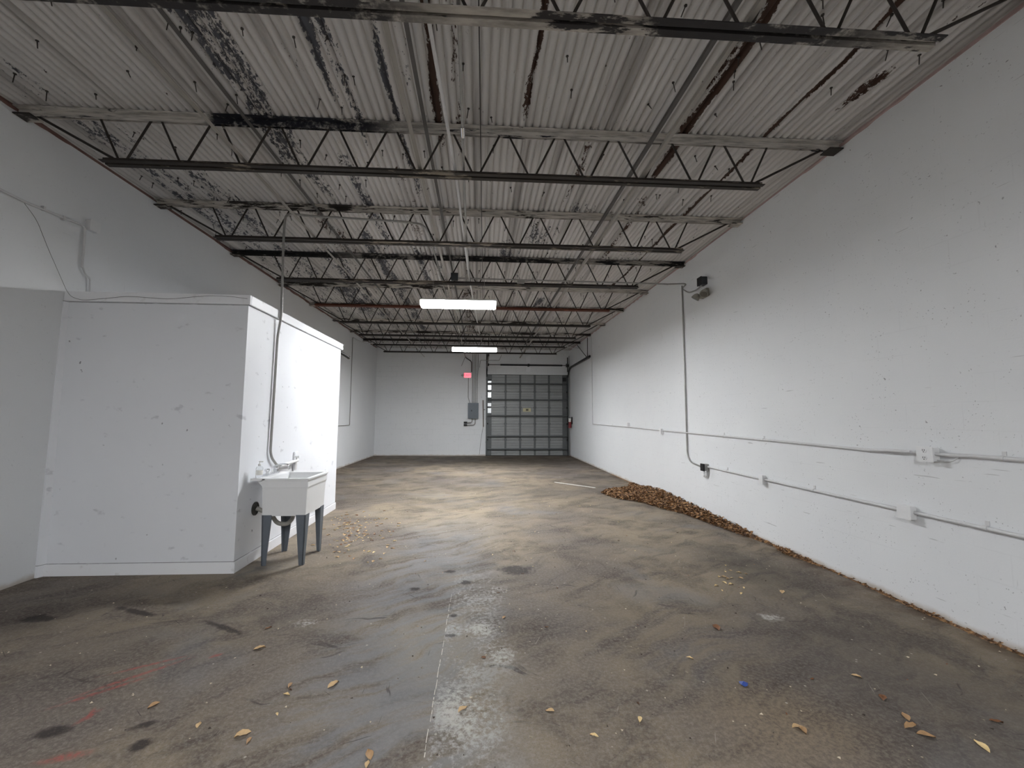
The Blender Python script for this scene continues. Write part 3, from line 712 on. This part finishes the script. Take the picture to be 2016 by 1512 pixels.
# left back wall: thin conduit with elbow
yb = 13.3
pipe('conduit', [(xl(yb)+.015, yb, 3.98), (xl(yb)+.015, yb, 1.23), (xl(12)+.015, 12.0, 1.225)], .011, 'conduit_galvanised', 'thin grey conduit with an elbow on the far left wall', 'conduit', fil=.04)
bt = thing('conduit', 'long grey conduit across the hall below the ninth joist', 'conduit', (0, 14.36, 3.99))
MB().tube(fillet([(xl(13.3)+.02, 13.32, 3.99), (xl(13.5)+.10, 14.3, 3.99), (3.0, 14.36, 4.0), (3.2, 14.36, 3.93), (xr(14.3)-.02, 14.36, 3.93)], .1), .014, 10).build('tube', 'conduit_paint', bt, True)
MB().tube([(xl(13.3)+.05, 14.27, 4.035), (2.9, 14.33, 4.045)], .012, 8).build('tube', 'conduit_galvanised', bt, True)
for x in (-2.2, .15, 1.7): MB().cbox((x, 14.35, 4.02), (.03, .05, .09)).build('strap', 'conduit_galvanised', bt)
# dark stub behind the enclosure
q0, q1 = Vector((PX-.02, PY1+.03, 2.60)), Vector((PX-.02, 7.62, 2.585))
st = thing('pipe_stub', 'short dark pipe sticking out behind the enclosure top', 'pipe', (PX, PY1, 2.58))
MB().tube([(PX-.03, PY1+.02, 2.585), (PX-.03, 7.60, 2.555)], .026, 12).build('tube', 'black_metal', st, True)
MB().tube([(PX-.03, 7.59, 2.5555), (PX-.03, 7.615, 2.554)], .031, 12).build('end_collar', 'grey_plastic', st, True)

# ------------------------------------------------------------------ water pipe at the sink
wx = PX+FT+.02
wpipe = thing('water_pipe', 'grey pipe arching from the joists down to the sink', 'pipe', (wx, 4.84, .95))
yy = 4.86
MB().tube(fillet([(-.66, 8.3, CZ+.02), (-.70, 5.45, 3.93), (-.74, 5.15, 3.93), (-.98, 5.10, 3.93), (-2.15, 5.02, 3.93), (wx-.03, 4.90, 3.90), (wx-.02, yy, 3.60), (wx, yy, 2.63), (PX+.022, yy-.01, 2.42), (PX+.022, 4.82, 1.06), (PX+.03, 4.98, .935), (PX+.055, 5.06, .93)], .22), .0135, 12).build('tube', 'conduit_galvanised', wpipe, True)
bib = thing('wall_spigot', 'white pipe with wall bracket behind the sink', 'pipe', (PX, 5.49, .9))
MB().tube([(PX+.05, 5.02, .928), (PX+.05, 5.47, .945)], .019, 12).build('tube', 'box_white', bib, True)
MB().cbox((PX+.012, 5.50, .97), (.024, .10, .16)).build('bracket', 'painted_trim', bib, bevel=.003)
MB().cbox((PX+.02, 5.47, .875), (.03, .05, .10)).build('block', 'conduit_paint', bib, bevel=.003)
MB().tube([(PX+.05, 5.44, .96), (PX+.055, 5.42, .99)], .012, 10).tube([(PX+.03, 5.41, .995), (PX+.09, 5.42, .995)], .012, 10).build('valve', 'box_white', bib, True)

# ------------------------------------------------------------------ laundry sink
sk = thing('laundry_sink', 'white plastic laundry sink on four grey legs', 'sink', (-2.02, 4.72, 0))
SX0, SX1, SY0, SY1, SZ = -2.305, -1.742, 4.43, 4.965, .868
TX0 = -2.195
def rq(x0, x1, y0, y1, z): return [(x0, y0, z), (x1, y0, z), (x1, y1, z), (x0, y1, z)]
bs = MB()
rings = [rq(TX0+.05, SX1-.05, SY0+.05, SY1-.05, .487), rq(TX0+.008, SX1-.018, SY0+.018, SY1-.018, .49), rq(TX0+.002, SX1-.008, SY0+.008, SY1-.008, .772), rq(TX0, SX1, SY0, SY1, .775),
         rq(TX0, SX1, SY0, SY1, .845)]
inner = [rq(TX0+.045, SX1-.028, SY0+.028, SY1-.028, SZ), rq(TX0+.06, SX1-.05, SY0+.05, SY1-.05, .72), rq(TX0+.09, SX1-.08, SY0+.08, SY1-.08, .515)]
allr = rings+[rq(TX0, SX1+.012, SY0-.012, SY1+.012, .848), rq(TX0, SX1+.012, SY0-.012, SY1+.012, SZ)]+inner
vs_ = [v for r in allr for v in r]; fs_ = []
for i in range(len(allr)-1):
    for k in range(4): fs_.append((i*4+k, i*4+(k+1) % 4, i*4+4+(k+1) % 4, i*4+4+k))
fs_ += [(3, 2, 1, 0), tuple(len(vs_)-4+k for k in range(4))]
MB().add(vs_, fs_).build('basin', 'sink_plastic', sk, bevel=.004)
MB().box((SX0, SY0-.012, .846), (TX0+.03, SY1+.012, SZ+.0006)).build('faucet_deck', 'sink_plastic', sk)
MB().hexa([(TX0-.0, SY0+.035, .77), (TX0+.006, SY0+.035, .77), (TX0+.006, SY1-.035, .77), (TX0, SY1-.035, .77)], [(SX0+.03, SY0+.035, .846), (TX0+.006, SY0+.035, .846), (TX0+.006, SY1-.035, .846), (SX0+.03, SY1-.035, .846)]).build('deck_support', 'sink_plastic', sk)
def leg(cx_, cy_, sx, sy):   # L-shaped tapered leg, outer corner at (cx_,cy_), flanges towards sx,sy
    mb = MB(); th = .012; zt, wt, wb = .50, .098, .042
    dx, dy = .010*sx, .010*sy
    def fl(ax, W): # horizontal quad of a flange with width W at corner
        pass
    for ax in (0, 1):
        lo, hi = [], []
        for W, ox, oy, z, lst in ((wb, cx_+dx*1.2, cy_+dy*1.2, 0.0, lo), (wt, cx_, cy_, zt, hi)):
            if ax == 0: lst += [(ox, oy, z), (ox+sx*W, oy, z), (ox+sx*W, oy+sy*th, z), (ox, oy+sy*th, z)]
            else: lst += [(ox, oy, z), (ox+sx*th, oy, z), (ox+sx*th, oy+sy*W, z), (ox, oy+sy*W, z)]
        mb.hexa(lo, hi)
    return mb
for cx_, cy_, sx, sy in ((TX0+.006, SY0+.016, 1, 1), (SX1-.014, SY0+.016, -1, 1), (TX0+.006, SY1-.016, 1, -1), (SX1-.014, SY1-.016, -1, -1)):
    leg(cx_, cy_, sx, sy).build('leg', 'sink_leg', sk)
fx, fy = -2.245, 4.72
fc = MB().box((fx-.03, fy-.14, SZ), (fx+.03, fy+.14, SZ+.022)).build('faucet', 'chrome', sk, bevel=.008)
MB().tube(fillet([(fx, fy, SZ+.02), (fx+.01, fy, SZ+.085), (fx+.10, fy, SZ+.115), (fx+.175, fy, SZ+.11), (fx+.185, fy, SZ+.055)], .04), .0085, 10).build('spout', 'chrome', fc, True)
for s_ in (-1, 1):
    MB().lathe([(.014, .02), (.014, .045), (.026, .05), (.028, .066), (.018, .075)], (fx, fy+s_*.095, SZ), 'z', 12).build('tap_handle', 'chrome', fc, True)
MB().tube(fillet([(-2.0, 4.73, .49), (-2.0, 4.73, .40), (-2.05, 4.71, .345), (-2.14, 4.68, .36), (-2.19, 4.64, .47), (PX+.012, 4.61, .535)], .07), .022, 12).build('drain_trap', 'drain_grey', sk, True)
MB().lathe([(.036, 0), (.036, .012)], (-1.98, 4.715, .517), 'z', 16).build('drain_strainer', 'chrome', sk, True)
hole = MB().lathe([(.070, .0), (.070, .008), (.060, .008), (.058, .001)], (PX+.002, 4.60, .535), 'x', 20).build('wall_ring', 'drain_black', sk, True)
# soap bottle
sp = thing('soap_bottle', 'clear pump soap bottle standing on the sink rim', 'bottle', (-2.255, 4.50, SZ))
bx_, by_ = -2.255, 4.485
MB().lathe([(.030, 0), (.033, .006), (.033, .095), (.026, .112), (.013, .118), (.013, .126)], (bx_, by_, SZ+.001), 'z', 18).build('body', 'clear_plastic', sp, True)
MB().lathe([(.0335, .03), (.0335, .075)], (bx_, by_, SZ), 'z', 18).build('label_band', 'tag_white', sp, True)
pm = MB().lathe([(.015, .124), (.015, .140), (.005, .141), (.005, .160)], (bx_, by_, SZ), 'z', 12).build('pump', 'lamp_white', sp, True)
MB().box((bx_-.008, by_-.010, SZ+.158), (bx_+.04, by_+.010, SZ+.168)).build('nozzle', 'lamp_white', pm, bevel=.003)

# ------------------------------------------------------------------ overhead door
YD = D+.05         # inner face of the door skin
door = tag(MB().box((DX0-.02, YD+.045, 0), (DX1+.02, YD+.055, DZ)).build('door_1', 'door_steel'), 'grey sectional overhead door with stiles and struts', kind='structure')
zs = [0.012, .62, 1.245, 1.885, 2.51, DZ-.004]
for i in range(5):
    z0, z1 = zs[i]+.004, zs[i+1]-.004; mb = MB(); nr = 6; prof = []
    hh = (z1-z0)/nr
    for k in range(nr):
        a = z0+k*hh; prof += [(a, 0.0), (a+hh*.72, 0.0), (a+hh*.76, .024), (a+hh*.96, .024)]
    prof += [(z1, 0.0)]
    vs_ = []; fs_ = []
    for z, dd in prof: vs_ += [(DX0, YD+dd, z), (DX1, YD+dd, z)]
    for k in range(len(prof)-1): fs_.append((2*k, 2*k+1, 2*k+3, 2*k+2))
    n0 = len(vs_); vs_ += [(DX0, YD+.04, z0), (DX1, YD+.04, z0), (DX1, YD+.04, z1), (DX0, YD+.04, z1)]
    L2 = 2*(len(prof)-1)
    fs_ += [(n0, n0+1, 1, 0), (L2, L2+1, n0+2, n0+3), (n0, n0+3, n0+2, n0+1)]
    MB().add(vs_, fs_).build('panel', 'door_steel', door)
    sx = [DX0+(680-470)*.00344, DX0+(848-470)*.00344, DX0+(1017-470)*.00344, DX0+(1183-470)*.00344]
    for x in sx:
        MB().box((x-.036, YD-.022, z0+.004), (x+.036, YD+.002, z1-.004)).build('stile', 'door_frame_steel', door, bevel=.003)
    for x in (DX0+.085, DX1-.105):
        MB().box((x-.085, YD-.020, z0+.004), (x+.085, YD+.002, z1-.004)).build('end_stile', 'door_frame_steel', door, bevel=.003)
    if i > 0:
        for x in sx+[DX0+.09, DX1-.09]:
            h_ = MB().box((x-.05, YD-.034, zs[i]-.035), (x+.05, YD-.022, zs[i]+.035)).build('hinge', 'door_frame_steel', door, bevel=.002)
        for x, s_ in ((DX0+.02, -1), (DX1-.02, 1)):
            MB().lathe([(.027, -.02), (.027, .02)], (x, YD-.06, zs[i]), 'x', 12).build('roller', 'black_metal', door, True)
for zc in (2.81, 2.18, 1.55, .757, .258):
    prof = [(-.026, -.024), (-.034, -.085), (.0, -.10), (.034, -.085), (.026, -.024)]
    MB().extr([(u, v) for u, v in prof], DX0+.01, DX1-.01, lambda a, u, v: (a, YD+v, zc+u)).build('strut', 'door_frame_steel', door)
for z0, z1, mt in ((2.93, 2.99, 'black_metal'), (2.85, 2.93, 'hinge_plate'), (2.57, 2.76, 'hinge_plate'), (2.27, 2.49, 'hinge_plate'), (1.92, 2.05, 'hinge_plate'), (1.66, 1.86, 'hinge_plate'), (2.93, 3.09, 'black_metal')):
    x = DX0+.085 if (z1-z0) < .15 or mt == 'hinge_plate' else DX1-.11
    MB().box((x-.07, YD-.030, z0), (x+.07, YD-.0185, z1)).build('end_plate', mt, door, bevel=.002)
MB().box((1.70, YD-.006, 1.72), (2.02, YD-.001, 1.86)).build('notice', 'sticker', door)
MB().box((1.82, YD-.009, 1.75), (1.92, YD-.005, 1.83)).build('notice_print', 'sticker_print', door)
MB().box((DX0, YD-.02, 0), (DX1, YD+.04, .014)).build('bottom_seal', 'black_metal', door)
tag(MB().box((DX0-.02, D-.03, DZ), (DX1+.02, D+.0, DZ+.115)).build('trim_5', 'painted_block_back'), 'painted header board above the overhead door', kind='structure')
tag(MB().box((DX0-.055, D-.012, 0), (DX0, D+.05, 4.0)).build('trim_6', 'black_metal'), 'dark steel angle on the left door jamb', kind='structure')
tag(MB().box((DX1+.0, D-.012, 0), (DX1+.04, D+.05, 3.9)).build('trim_7', 'black_metal'), 'dark steel angle on the right door jamb', kind='structure')
ctr = thing('torsion_spring', 'black torsion spring and shaft above the overhead door', 'door spring', (1.9, D, 3.5))
zc = 3.555; yc = D-.14
MB().tube([(DX0+.02, yc, zc), (DX1+.03, yc, zc)], .013, 10).build('shaft', 'black_metal', ctr, True)
pts = []
for x0, x1 in ((DX0+.50, 1.86), (1.94, DX1-.22)):
    mb = MB(); nturn = 26
    pr = []
    for k in range(nturn*2+1): pr.append((.036 if k % 2 else .029, (x1-x0)*k/(nturn*2)))
    mb.lathe(pr, (x0, yc, zc), 'x', 12).build('spring', 'black_metal', ctr)
MB().box((1.82, D-.03, DZ+.11), (1.99, D, 3.93)).build('mounting_pad', 'painted_trim', ctr)
MB().box((1.87, D-.17, zc-.05), (1.94, D-.03, zc+.05)).build('center_bracket', 'black_metal', ctr, bevel=.004)
for x in (DX0+.02, DX1-.0):
    MB().lathe([(.07, -.03), (.05, -.025), (.05, .0), (.05, .025), (.07, .03)], (x, yc, zc), 'x', 16).build('cable_drum', 'black_metal', ctr, True)
    MB().box((x-.05, D-.16, zc-.06), (x-.042, D, zc+.08)).build('end_bracket', 'black_metal', ctr)
def track(x, s_, label, hang, lx):
    t_ = thing('door_track', label, 'door track', (x, D, 0))
    MB().box((x-.025, D-.075, .02), (x+.025, D-.018, 3.12)).build('vertical_rail', 'door_frame_steel', t_, bevel=.004)
    pts = [(x, D-.05, 3.08), (x, D-.08, 3.26), (x, D-.25, 3.40), (x, D-.55, 3.44), (x, 13.1, 3.46)]
    prof = [(-.006, -.034), (.006, -.034), (.006, .034), (-.006, .034)]
    pp = fillet(pts, .25, 5)
    mb = MB()
    for a, b in zip(pp[:-1], pp[1:]):
        d = (b-a).normalized(); up_ = Vector((1, 0, 0)).cross(d).normalized()
        lo = [a+Vector((u, 0, 0))+up_*v for u, v in ((-.022, -.034), (.022, -.034), (.022, .034), (-.022, .034))]
        hi = [b+Vector((u, 0, 0))+up_*v for u, v in ((-.022, -.034), (.022, -.034), (.022, .034), (-.022, .034))]
        mb.hexa(lo, hi)
    mb.build('curved_rail', 'black_metal', t_)
    MB().box((x-.02, 13.2, 3.43), (x+.02, 16.2, 3.405)).build('rail_lip', 'grey_plastic', t_)
    for y1, y0 in hang:
        MB().tube([(x, y0, 3.49), (lx, y1, 4.06)], .011, 6).build('hanger', 'joist_dark', t_)
    for z in (.5, 1.4, 2.3, 2.95): MB().box((x-.03, D-.06, z), (x+.03, D, z+.05)).build('bracket', 'black_metal', t_)
    return t_
track(DX1+.035, 1, 'door track curving back along the right wall', ((14.5, 13.5), (13.08, 13.4)), xr(14)-.12)
track(DX0-.03, -1, 'door track on the left jamb, seen end-on', ((14.5, 13.5), (13.08, 13.4)), DX0-.03)
pipe('conduit', [(xr(16.3)-.03, 16.36, 3.95), (xr(16.3)-.03, 16.36, .02)], .013, 'conduit_galvanised', 'grey conduit in the corner right of the door', 'conduit')
# fire extinguisher
q = Vector((xr(15.9)-.10, 15.95, 1.10))
fe = thing('fire_extinguisher', 'dark red fire extinguisher hung in the corner by the door', 'fire extinguisher', q)
MB().lathe([(.05, 0), (.062, .015), (.062, .28), (.045, .33), (.02, .35)], q, 'z', 16).build('cylinder', 'extinguisher_red', fe, True)
MB().lathe([(.018, .345), (.018, .38)], q, 'z', 10).build('valve', 'black_metal', fe, True)
MB().box((q.x-.015, q.y-.10, q.z+.375), (q.x+.015, q.y+.03, q.z+.39)).box((q.x-.012, q.y-.10, q.z+.40), (q.x+.012, q.y+.02, q.z+.412)).build('handle', 'black_metal', fe)
MB().tube(fillet([(q.x, q.y-.02, q.z+.36), (q.x-.07, q.y-.05, q.z+.33), (q.x-.075, q.y-.04, q.z+.12)], .05), .009, 8).build('hose', 'black_metal', fe, True)
MB().cbox((q.x-.02, q.y-.075, q.z+.30), (.09, .004, .14)).build('inspection_tag', 'tag_white', fe)
MB().box((q.x+.06, q.y-.03, q.z+.15), (q.x+.1, q.y+.03, q.z+.42)).build('wall_hook', 'black_metal', fe)
# stick leaning by the door
sa, sb_ = Vector((.12, D-.05, 2.16)), Vector((.145, D-.06, 1.12))
ps = thing('hanging_pole', 'grey pole hanging beside the left door jamb', 'pole', (.13, D-.05, 1.1))
MB().tube([sa, sb_], .022, 10).build('shaft', 'wood_stick', ps, True)
MB().box((.11, D-.05, 1.78), (.205, D-.03, 1.80)).build('bracket', 'black_metal', ps)
MB().tube(fillet([sb_+Vector((0, 0, .03)), (.09, D-.05, .9), (.04, D-.05, .55), (.0, D-.05, .06)], .2), .006, 6).build('cord', 'wire_dark', ps, True)

# ------------------------------------------------------------------ electrical panel, conduits and exit sign
ep = thing('electrical_panel', 'grey electrical panel on the back wall', 'electrical panel', (-.265, D, 1.43))
MB().box((-.465, D-.13, 1.435), (-.055, D, 2.045)).build('body', 'panel_grey', ep, bevel=.006)
dr = MB().box((-.43, D-.142, 1.50), (-.09, D-.128, 2.00)).build('door', 'panel_grey', ep, bevel=.004)
MB().box((-.345, D-.155, 1.72), (-.30, D-.14, 1.77)).build('latch', 'black_metal', dr)
for i, (xb_, xt, zt) in enumerate(((-.30, -.30, 3.99), (-.235, -.235, 3.99), (-.175, -.175, 3.99), (-.115, -.09, 3.99))):
    pp = [(xb_, D-.05, 2.04), (xb_, D-.05, 3.0), (xt, D-.05, 3.4), (xt, D-.05, zt)]
    pipe('conduit', pp, .013, 'conduit_galvanised', ['leftmost of four tall conduits rising from the electrical panel', 'second from left of the tall conduits above the electrical panel', 'third from left of the tall conduits above the electrical panel', 'rightmost of the tall conduits above the electrical panel'][i], 'conduit', 'conduits above the panel', fil=.1)
pipe('conduit', [(-.39, D-.04, 2.04), (-.46, D-.04, 2.25), (-.46, D-.04, 3.05)], .012, 'conduit_galvanised', 'bent conduit between the exit sign and the electrical panel', 'conduit', fil=.06)
pipe('conduit', [(-.345, D-.05, 3.26), (-.345, D-.05, 3.68), (-.57, D-.05, 3.83), (-.62, D-.05, 3.95)], .016, 'joist_dark', 'dark bent conduit above the exit sign', 'conduit', fil=.08)
pipe('wire', [(-.60, D-.05, 3.86), (-.74, D-.07, 3.50)], .007, 'wire_dark', 'dangling wire with a knob left of the conduits', 'wire')
pipe('conduit', [(-.03, D-.03, 3.45), (0.0, D-.03, 3.74), (.75, D-.03, 3.74), (.83, D-.05, 3.95)], .010, 'conduit_galvanised', 'thin conduit crossing over the left door corner', 'conduit', fil=.05)
for i, z in enumerate((1.285, 1.185)):
    x = -.30 if i == 0 else -.18
    el = thing('conduit_elbow', '%s grey elbow with black sleeve below the panel' % ('upper' if i == 0 else 'lower'), 'conduit', (-.5, D, z))
    MB().tube(fillet([(x, D-.07, 1.44), (x, D-.07, z), (-.50, D-.07, z)], .12), .021, 10).build('tube', 'conduit_galvanised', el, True)
    MB().tube([(-.49, D-.07, z), (-.62, D-.07, z)], .036, 12).build('sleeve', 'black_metal', el, True)
ex = thing('exit_sign', 'red lit exit sign on the back wall', 'exit sign', (-.5, D, 3.05))
MB().box((-.645, D-.07, 3.035), (-.355, D-.0, 3.235)).build('housing', 'lamp_white', ex, bevel=.006)
MB().box((-.635, D-.074, 3.045), (-.365, D-.068, 3.225)).build('face', 'exit_glow', ex)
fcv = bpy.data.curves.new('exit_text', 'FONT'); fcv.body = 'EXIT'; fcv.size = .14; fcv.extrude = .001; fcv.align_x = 'CENTER'; fcv.align_y = 'CENTER'
tmp = bpy.data.objects.new('exit_text', fcv); COL.objects.link(tmp)
bpy.context.view_layer.update()
tme = bpy.data.meshes.new_from_object(tmp.evaluated_get(bpy.context.evaluated_depsgraph_get())); bpy.data.objects.remove(tmp)
tme.materials.clear(); emis('exit_letter', (.62, .03, .05, 1), .25); tme.materials.append(M['exit_letter'])
lo = bpy.data.objects.new('lettering', tme); COL.objects.link(lo); lo.parent = ex
lo.location = (-.5+.5, -.0765, 3.135-3.05); lo.rotation_euler = (pi/2, 0, 0)
MB().lathe([(.03, 0), (.045, .03), (.045, .05)], (-.70, D-.06, 3.135), 'y', 12).build('lamp_head', 'conduit_galvanised', ex, True)
MB().box((-.36, D-.05, 3.12), (-.325, D-.02, 3.15)).build('side_mount', 'lamp_white', ex)

# ------------------------------------------------------------------ leaves
def leaf_mesh(i, mat):
    rnd = random.Random(i); L_, W_ = 1.0, rnd.uniform(.38, .6); mb = MB(); n = 6; vs_ = []; fs_ = []
    for k in range(n+1):
        u = k/n; wv = W_*sin(pi*u**.85)*.5; zc_ = .09*sin(pi*u)*rnd.uniform(.4, 1.4)+.02
        cu = rnd.uniform(.02, .13)*(1 if wv else 0)
        vs_ += [(u-.5, -wv, zc_+cu), (u-.5, 0, zc_*.35), (u-.5, wv, zc_+cu*rnd.uniform(.3, 1))]
    for k in range(n):
        fs_ += [(3*k, 3*k+1, 3*k+4, 3*k+3), (3*k+1, 3*k+2, 3*k+5, 3*k+4)]
    vs_ += [(.5, 0, .01), (.72, .03, .03), (.72, .045, .03)]; a = len(vs_); fs_.append((a-3, a-2, a-1))
    zmin = min(v[2] for v in vs_)
    me = MB().add([(x, y, z-zmin) for x, y, z in vs_], fs_).mesh('dry_leaf', mat)
    for f in me.polygons: f.use_smooth = True
    return me
leafs = [leaf_mesh(i, 'leaf_%d' % (i % 5)) for i in range(10)]
tints = ['tan', 'light brown', 'brown', 'pale yellow', 'dark brown']
def put_leaf(x, y, s, k, label, group):
    o = link('dry_leaf', leafs[k], loc=(x, y, .0005), rot=(0, 0, random.uniform(0, 6.28)), scale=(s, s, s))
    return tag(o, label, 'leaf', group)
single = [ # px, py, size m, kind, label
 (511, 1277, .085, 0, 'light tan leaf lying alone below the sink, left of the bluish floor lane'),
 (656, 1349, .085, 0, 'curled light tan leaf nearest the left edge of the bluish lane'),
 (571, 1350, .062, 1, 'small tan leaf just above a whitish chip left of centre'),
 (564, 1368, .055, 3, 'whitish leaf chip just below a small tan leaf'),
 (303, 1389, .068, 6, 'light brown leaf right of the red floor marks'),
 (391, 1428, .055, 5, 'small tan leaf beside a dark spot, lower left floor'),
 (478, 1447, .085, 0, 'upright curled tan leaf at the lower left of the floor'),
 (490, 1459, .055, 1, 'small leaf touching the upright curled tan leaf'),
 (528, 1237, .055, 7, 'small brown leaf farthest back of the left floor leaves'),
 (727, 1487, .075, 6, 'folded brown leaf near the bottom edge left of the joint'),
 (723, 1505, .05, 5, 'small leaf at the very bottom edge left of the joint'),
 (911, 1397, .075, 5, 'tan leaf lying on the white scraped paint strip'),
 (1083, 1400, .055, 5, 'tan leaf alone right of the white paint strip'),
 (992, 1216, .05, 6, 'brown leaf fragment beside the white paint patch'),
 (1410, 1236, .10, 2, 'dark reddish brown curled leaf in the right half of the floor'),
 (1540, 1166, .08, 0, 'tan leaf near the row of pale chips, toward right wall'),
 (1260, 1417, .06, 8, 'pale yellow leaf in the lower centre right floor'),
 (1570, 1432, .07, 5, 'left one of two touching tan leaves on the tan floor patch'),
 (1581, 1438, .07, 6, 'right one of two touching tan leaves on the tan floor patch'),
 (1783, 1412, .07, 6, 'top leaf of the three-leaf trail at the lower right'),
 (1793, 1431, .10, 1, 'middle and largest leaf of the trail at the lower right'),
 (1823, 1449, .085, 6, 'bottom leaf of the three-leaf trail at the lower right'),
 (1933, 1470, .09, 8, 'yellowish leaf in the bottom right corner'),
 (1961, 1421, .065, 7, 'brown leaf above the yellowish corner leaf'),
 (1686, 1332, .06, 0, 'small tan leaf alone between the leaf trail and right wall'),
 (1358, 1296, .055, 3, 'pale curled leaf below the dark reddish leaf'),
 (1738, 1374, .07, 2, 'thin reddish leaf sliver in the right floor area'),
 (1170, 1449, .05, 3, 'pale leaf chip at the bottom, right of centre'),
]
for px, py, s, k, lab in single:
    q = onfloor(px, py); put_leaf(q.x, q.y, s*.84, k, lab, 'single dry leaves on the open floor')
# drift of small leaves right of the sink
for i in range(150):
    while True:
        px = random.gauss(698, 40); py = random.gauss(1046, 26)
        if px > 615 and 1003 < py < 1110 and px+0.9*(py-1048) > 620: break
    q = onfloor(px, py)
    if q.x < PX+.12 or (-2.22 < q.x < -1.7 and 4.4 < q.y < 5.05): continue
    put_leaf(q.x, q.y, random.uniform(.028, .06), random.choice((0, 1, 2, 3, 5, 6, 8, 5, 0, 8)), 'small dry leaf in the drift between the sink and mid floor', 'leaf drift beside the sink')
for i in range(16):
    q = onfloor(random.gauss(1440, 16), random.gauss(1142, 12))
    put_leaf(q.x, q.y, random.uniform(.03, .06), random.choice((3, 8, 0)), 'pale dry leaf in the loose cluster near the right wall', 'loose leaf cluster near the right wall')
for i in range(100):
    y = 2.0+random.random()*8.5; x = random.uniform(-1.9, 3.0)
    if x < -1.2 and y < 5.2: x = random.uniform(-1, 3)
    put_leaf(x, y, random.uniform(.014, .034), random.choice((1, 2, 3, 4, 4, 7, 8, 9)), 'tiny leaf crumb scattered on the open concrete floor', 'leaf crumbs across the floor')
mb = MB(); rg = random.Random(11)
for i in range(900):
    y = 1.7+rg.random()**1.6*11; x = rg.uniform(-3.4, xr(y)-.1)
    if x < PX+.1 and PY0-.1 < y < PY1+.1: continue
    r_ = rg.uniform(.003, .010); a = rg.uniform(0, 6.28); h_ = r_*rg.uniform(.3, .9)
    mb.add([(x+r_*cos(a+k*2.1)*(1.4 if k == 0 else .8), y+r_*sin(a+k*2.1), .0004) for k in range(3)]+[(x, y, h_)], [(0, 1, 3), (1, 2, 3), (2, 0, 3), (2, 1, 0)])
tag(mb.build('floor_grit', 'floor_grit'), 'fine grit and leaf dust strewn over the concrete floor', 'debris', kind='stuff')
q = onfloor(1464, 1349); mb = MB(); vs_ = []; 
for k in range(7):
    a = 2*pi*k/7; r_ = random.uniform(.018, .034); vs_.append((q.x+r_*cos(a), q.y+r_*sin(a), random.uniform(0, .012)))
vs_.append((q.x, q.y, .022)); mb.add(vs_, [(k, (k+1) % 7, 7) for k in range(7)]+[tuple(range(7))[::-1]])
tag(mb.build('paper_scrap', 'scrap_blue'), 'tiny blue crumpled scrap on the floor at right', 'scrap')
q = onfloor(1140, 957)
tag(MB().tube([onfloor(1092, 950)+Vector((0, 0, .008)), onfloor(1172, 961)+Vector((0, 0, .008))], .008, 6).build('wood_strip', 'tag_white'), 'thin pale strip lying on the floor left of the leaf heap', 'strip')

# the leaf heap and its tail along the right wall
def heap_w(y):     # width from the wall, height
    pts = [(1.2, .015, .004), (2.6, .035, .008), (3.3, .045, .01), (3.75, .02, .006), (4.2, .03, .008), (4.6, .11, .025), (4.9, .03, .01), (5.4, .13, .04), (5.85, .20, .07), (6.5, .28, .09), (6.9, .48, .10), (7.4, .60, .12), (7.8, .92, .13), (8.3, 1.02, .12), (8.7, .80, .07), (8.95, .30, .02), (9.6, .04, .008), (12, .03, .005)]
    for (a, w0, h0), (b, w1, h1) in zip(pts[:-1], pts[1:]):
        if a <= y <= b:
            k = (y-a)/(b-a); return w0+k*(w1-w0), h0+k*(h1-h0)
    return .02, .005
hv, hf = [], []
rl = random.Random(3)
N = 0
# mound under the leaves
ys = [1.2+.1*i for i in range(100)]; K = 7
for y in ys:
    w_, h_ = heap_w(y)
    for k in range(K):
        u = k/(K-1); hv.append((xr(y)-.002-w_*u*rl.uniform(.93, 1), y+rl.uniform(-.02, .02), max(.001, h_*.8*(1-u)**.8*(1 if k else 1)*rl.uniform(.8, 1.1)) if k < K-1 else .0))
for i in range(len(ys)-1):
    for k in range(K-1): hf.append((i*K+k, i*K+k+1, (i+1)*K+k+1, (i+1)*K+k))
while N < 5200:
    y = rl.uniform(1.3, 9.6); w_, h_ = heap_w(y)
    if rl.random() > (w_+.015)/1.0: continue
    u = rl.random()**.8*1.06; x = xr(y)-.02-w_*u
    z = max(.004, h_*max(0, 1-u)**.8*.85)+rl.uniform(0, .015)
    s = rl.uniform(.018, .045)*(.55 if w_ < .1 else 1); a = rl.uniform(0, 6.28); ti, tj = rl.gauss(0, .5), rl.gauss(0, .5)
    e1 = Vector((cos(a), sin(a), ti)).normalized(); e2 = Vector((-sin(a), cos(a), tj)).normalized()
    c0 = Vector((min(x, xr(y)-.03), y, z+s*.3)); o = len(hv)
    fo = Vector((0, 0, s*rl.uniform(.05, .35)))
    P = [c0-e1*s, c0-e2*s*.45+fo, c0+e1*s, c0+e2*s*.45+fo]
    for q in P: hv.append((min(q.x, xr(q.y)-.003), q.y, max(.0015, q.z)))
    hf += [(o, o+1, o+2), (o, o+2, o+3)]; N += 1
lm = bpy.data.meshes.new('leaf_litter'); lm.from_pydata(hv, [], hf); lm.update(); lm.materials.append(M['leaf_litter'])
ll = link('leaf_litter', lm); tag(ll, 'heap of dry brown leaves drifted along the right wall', 'leaf heap', kind='stuff')
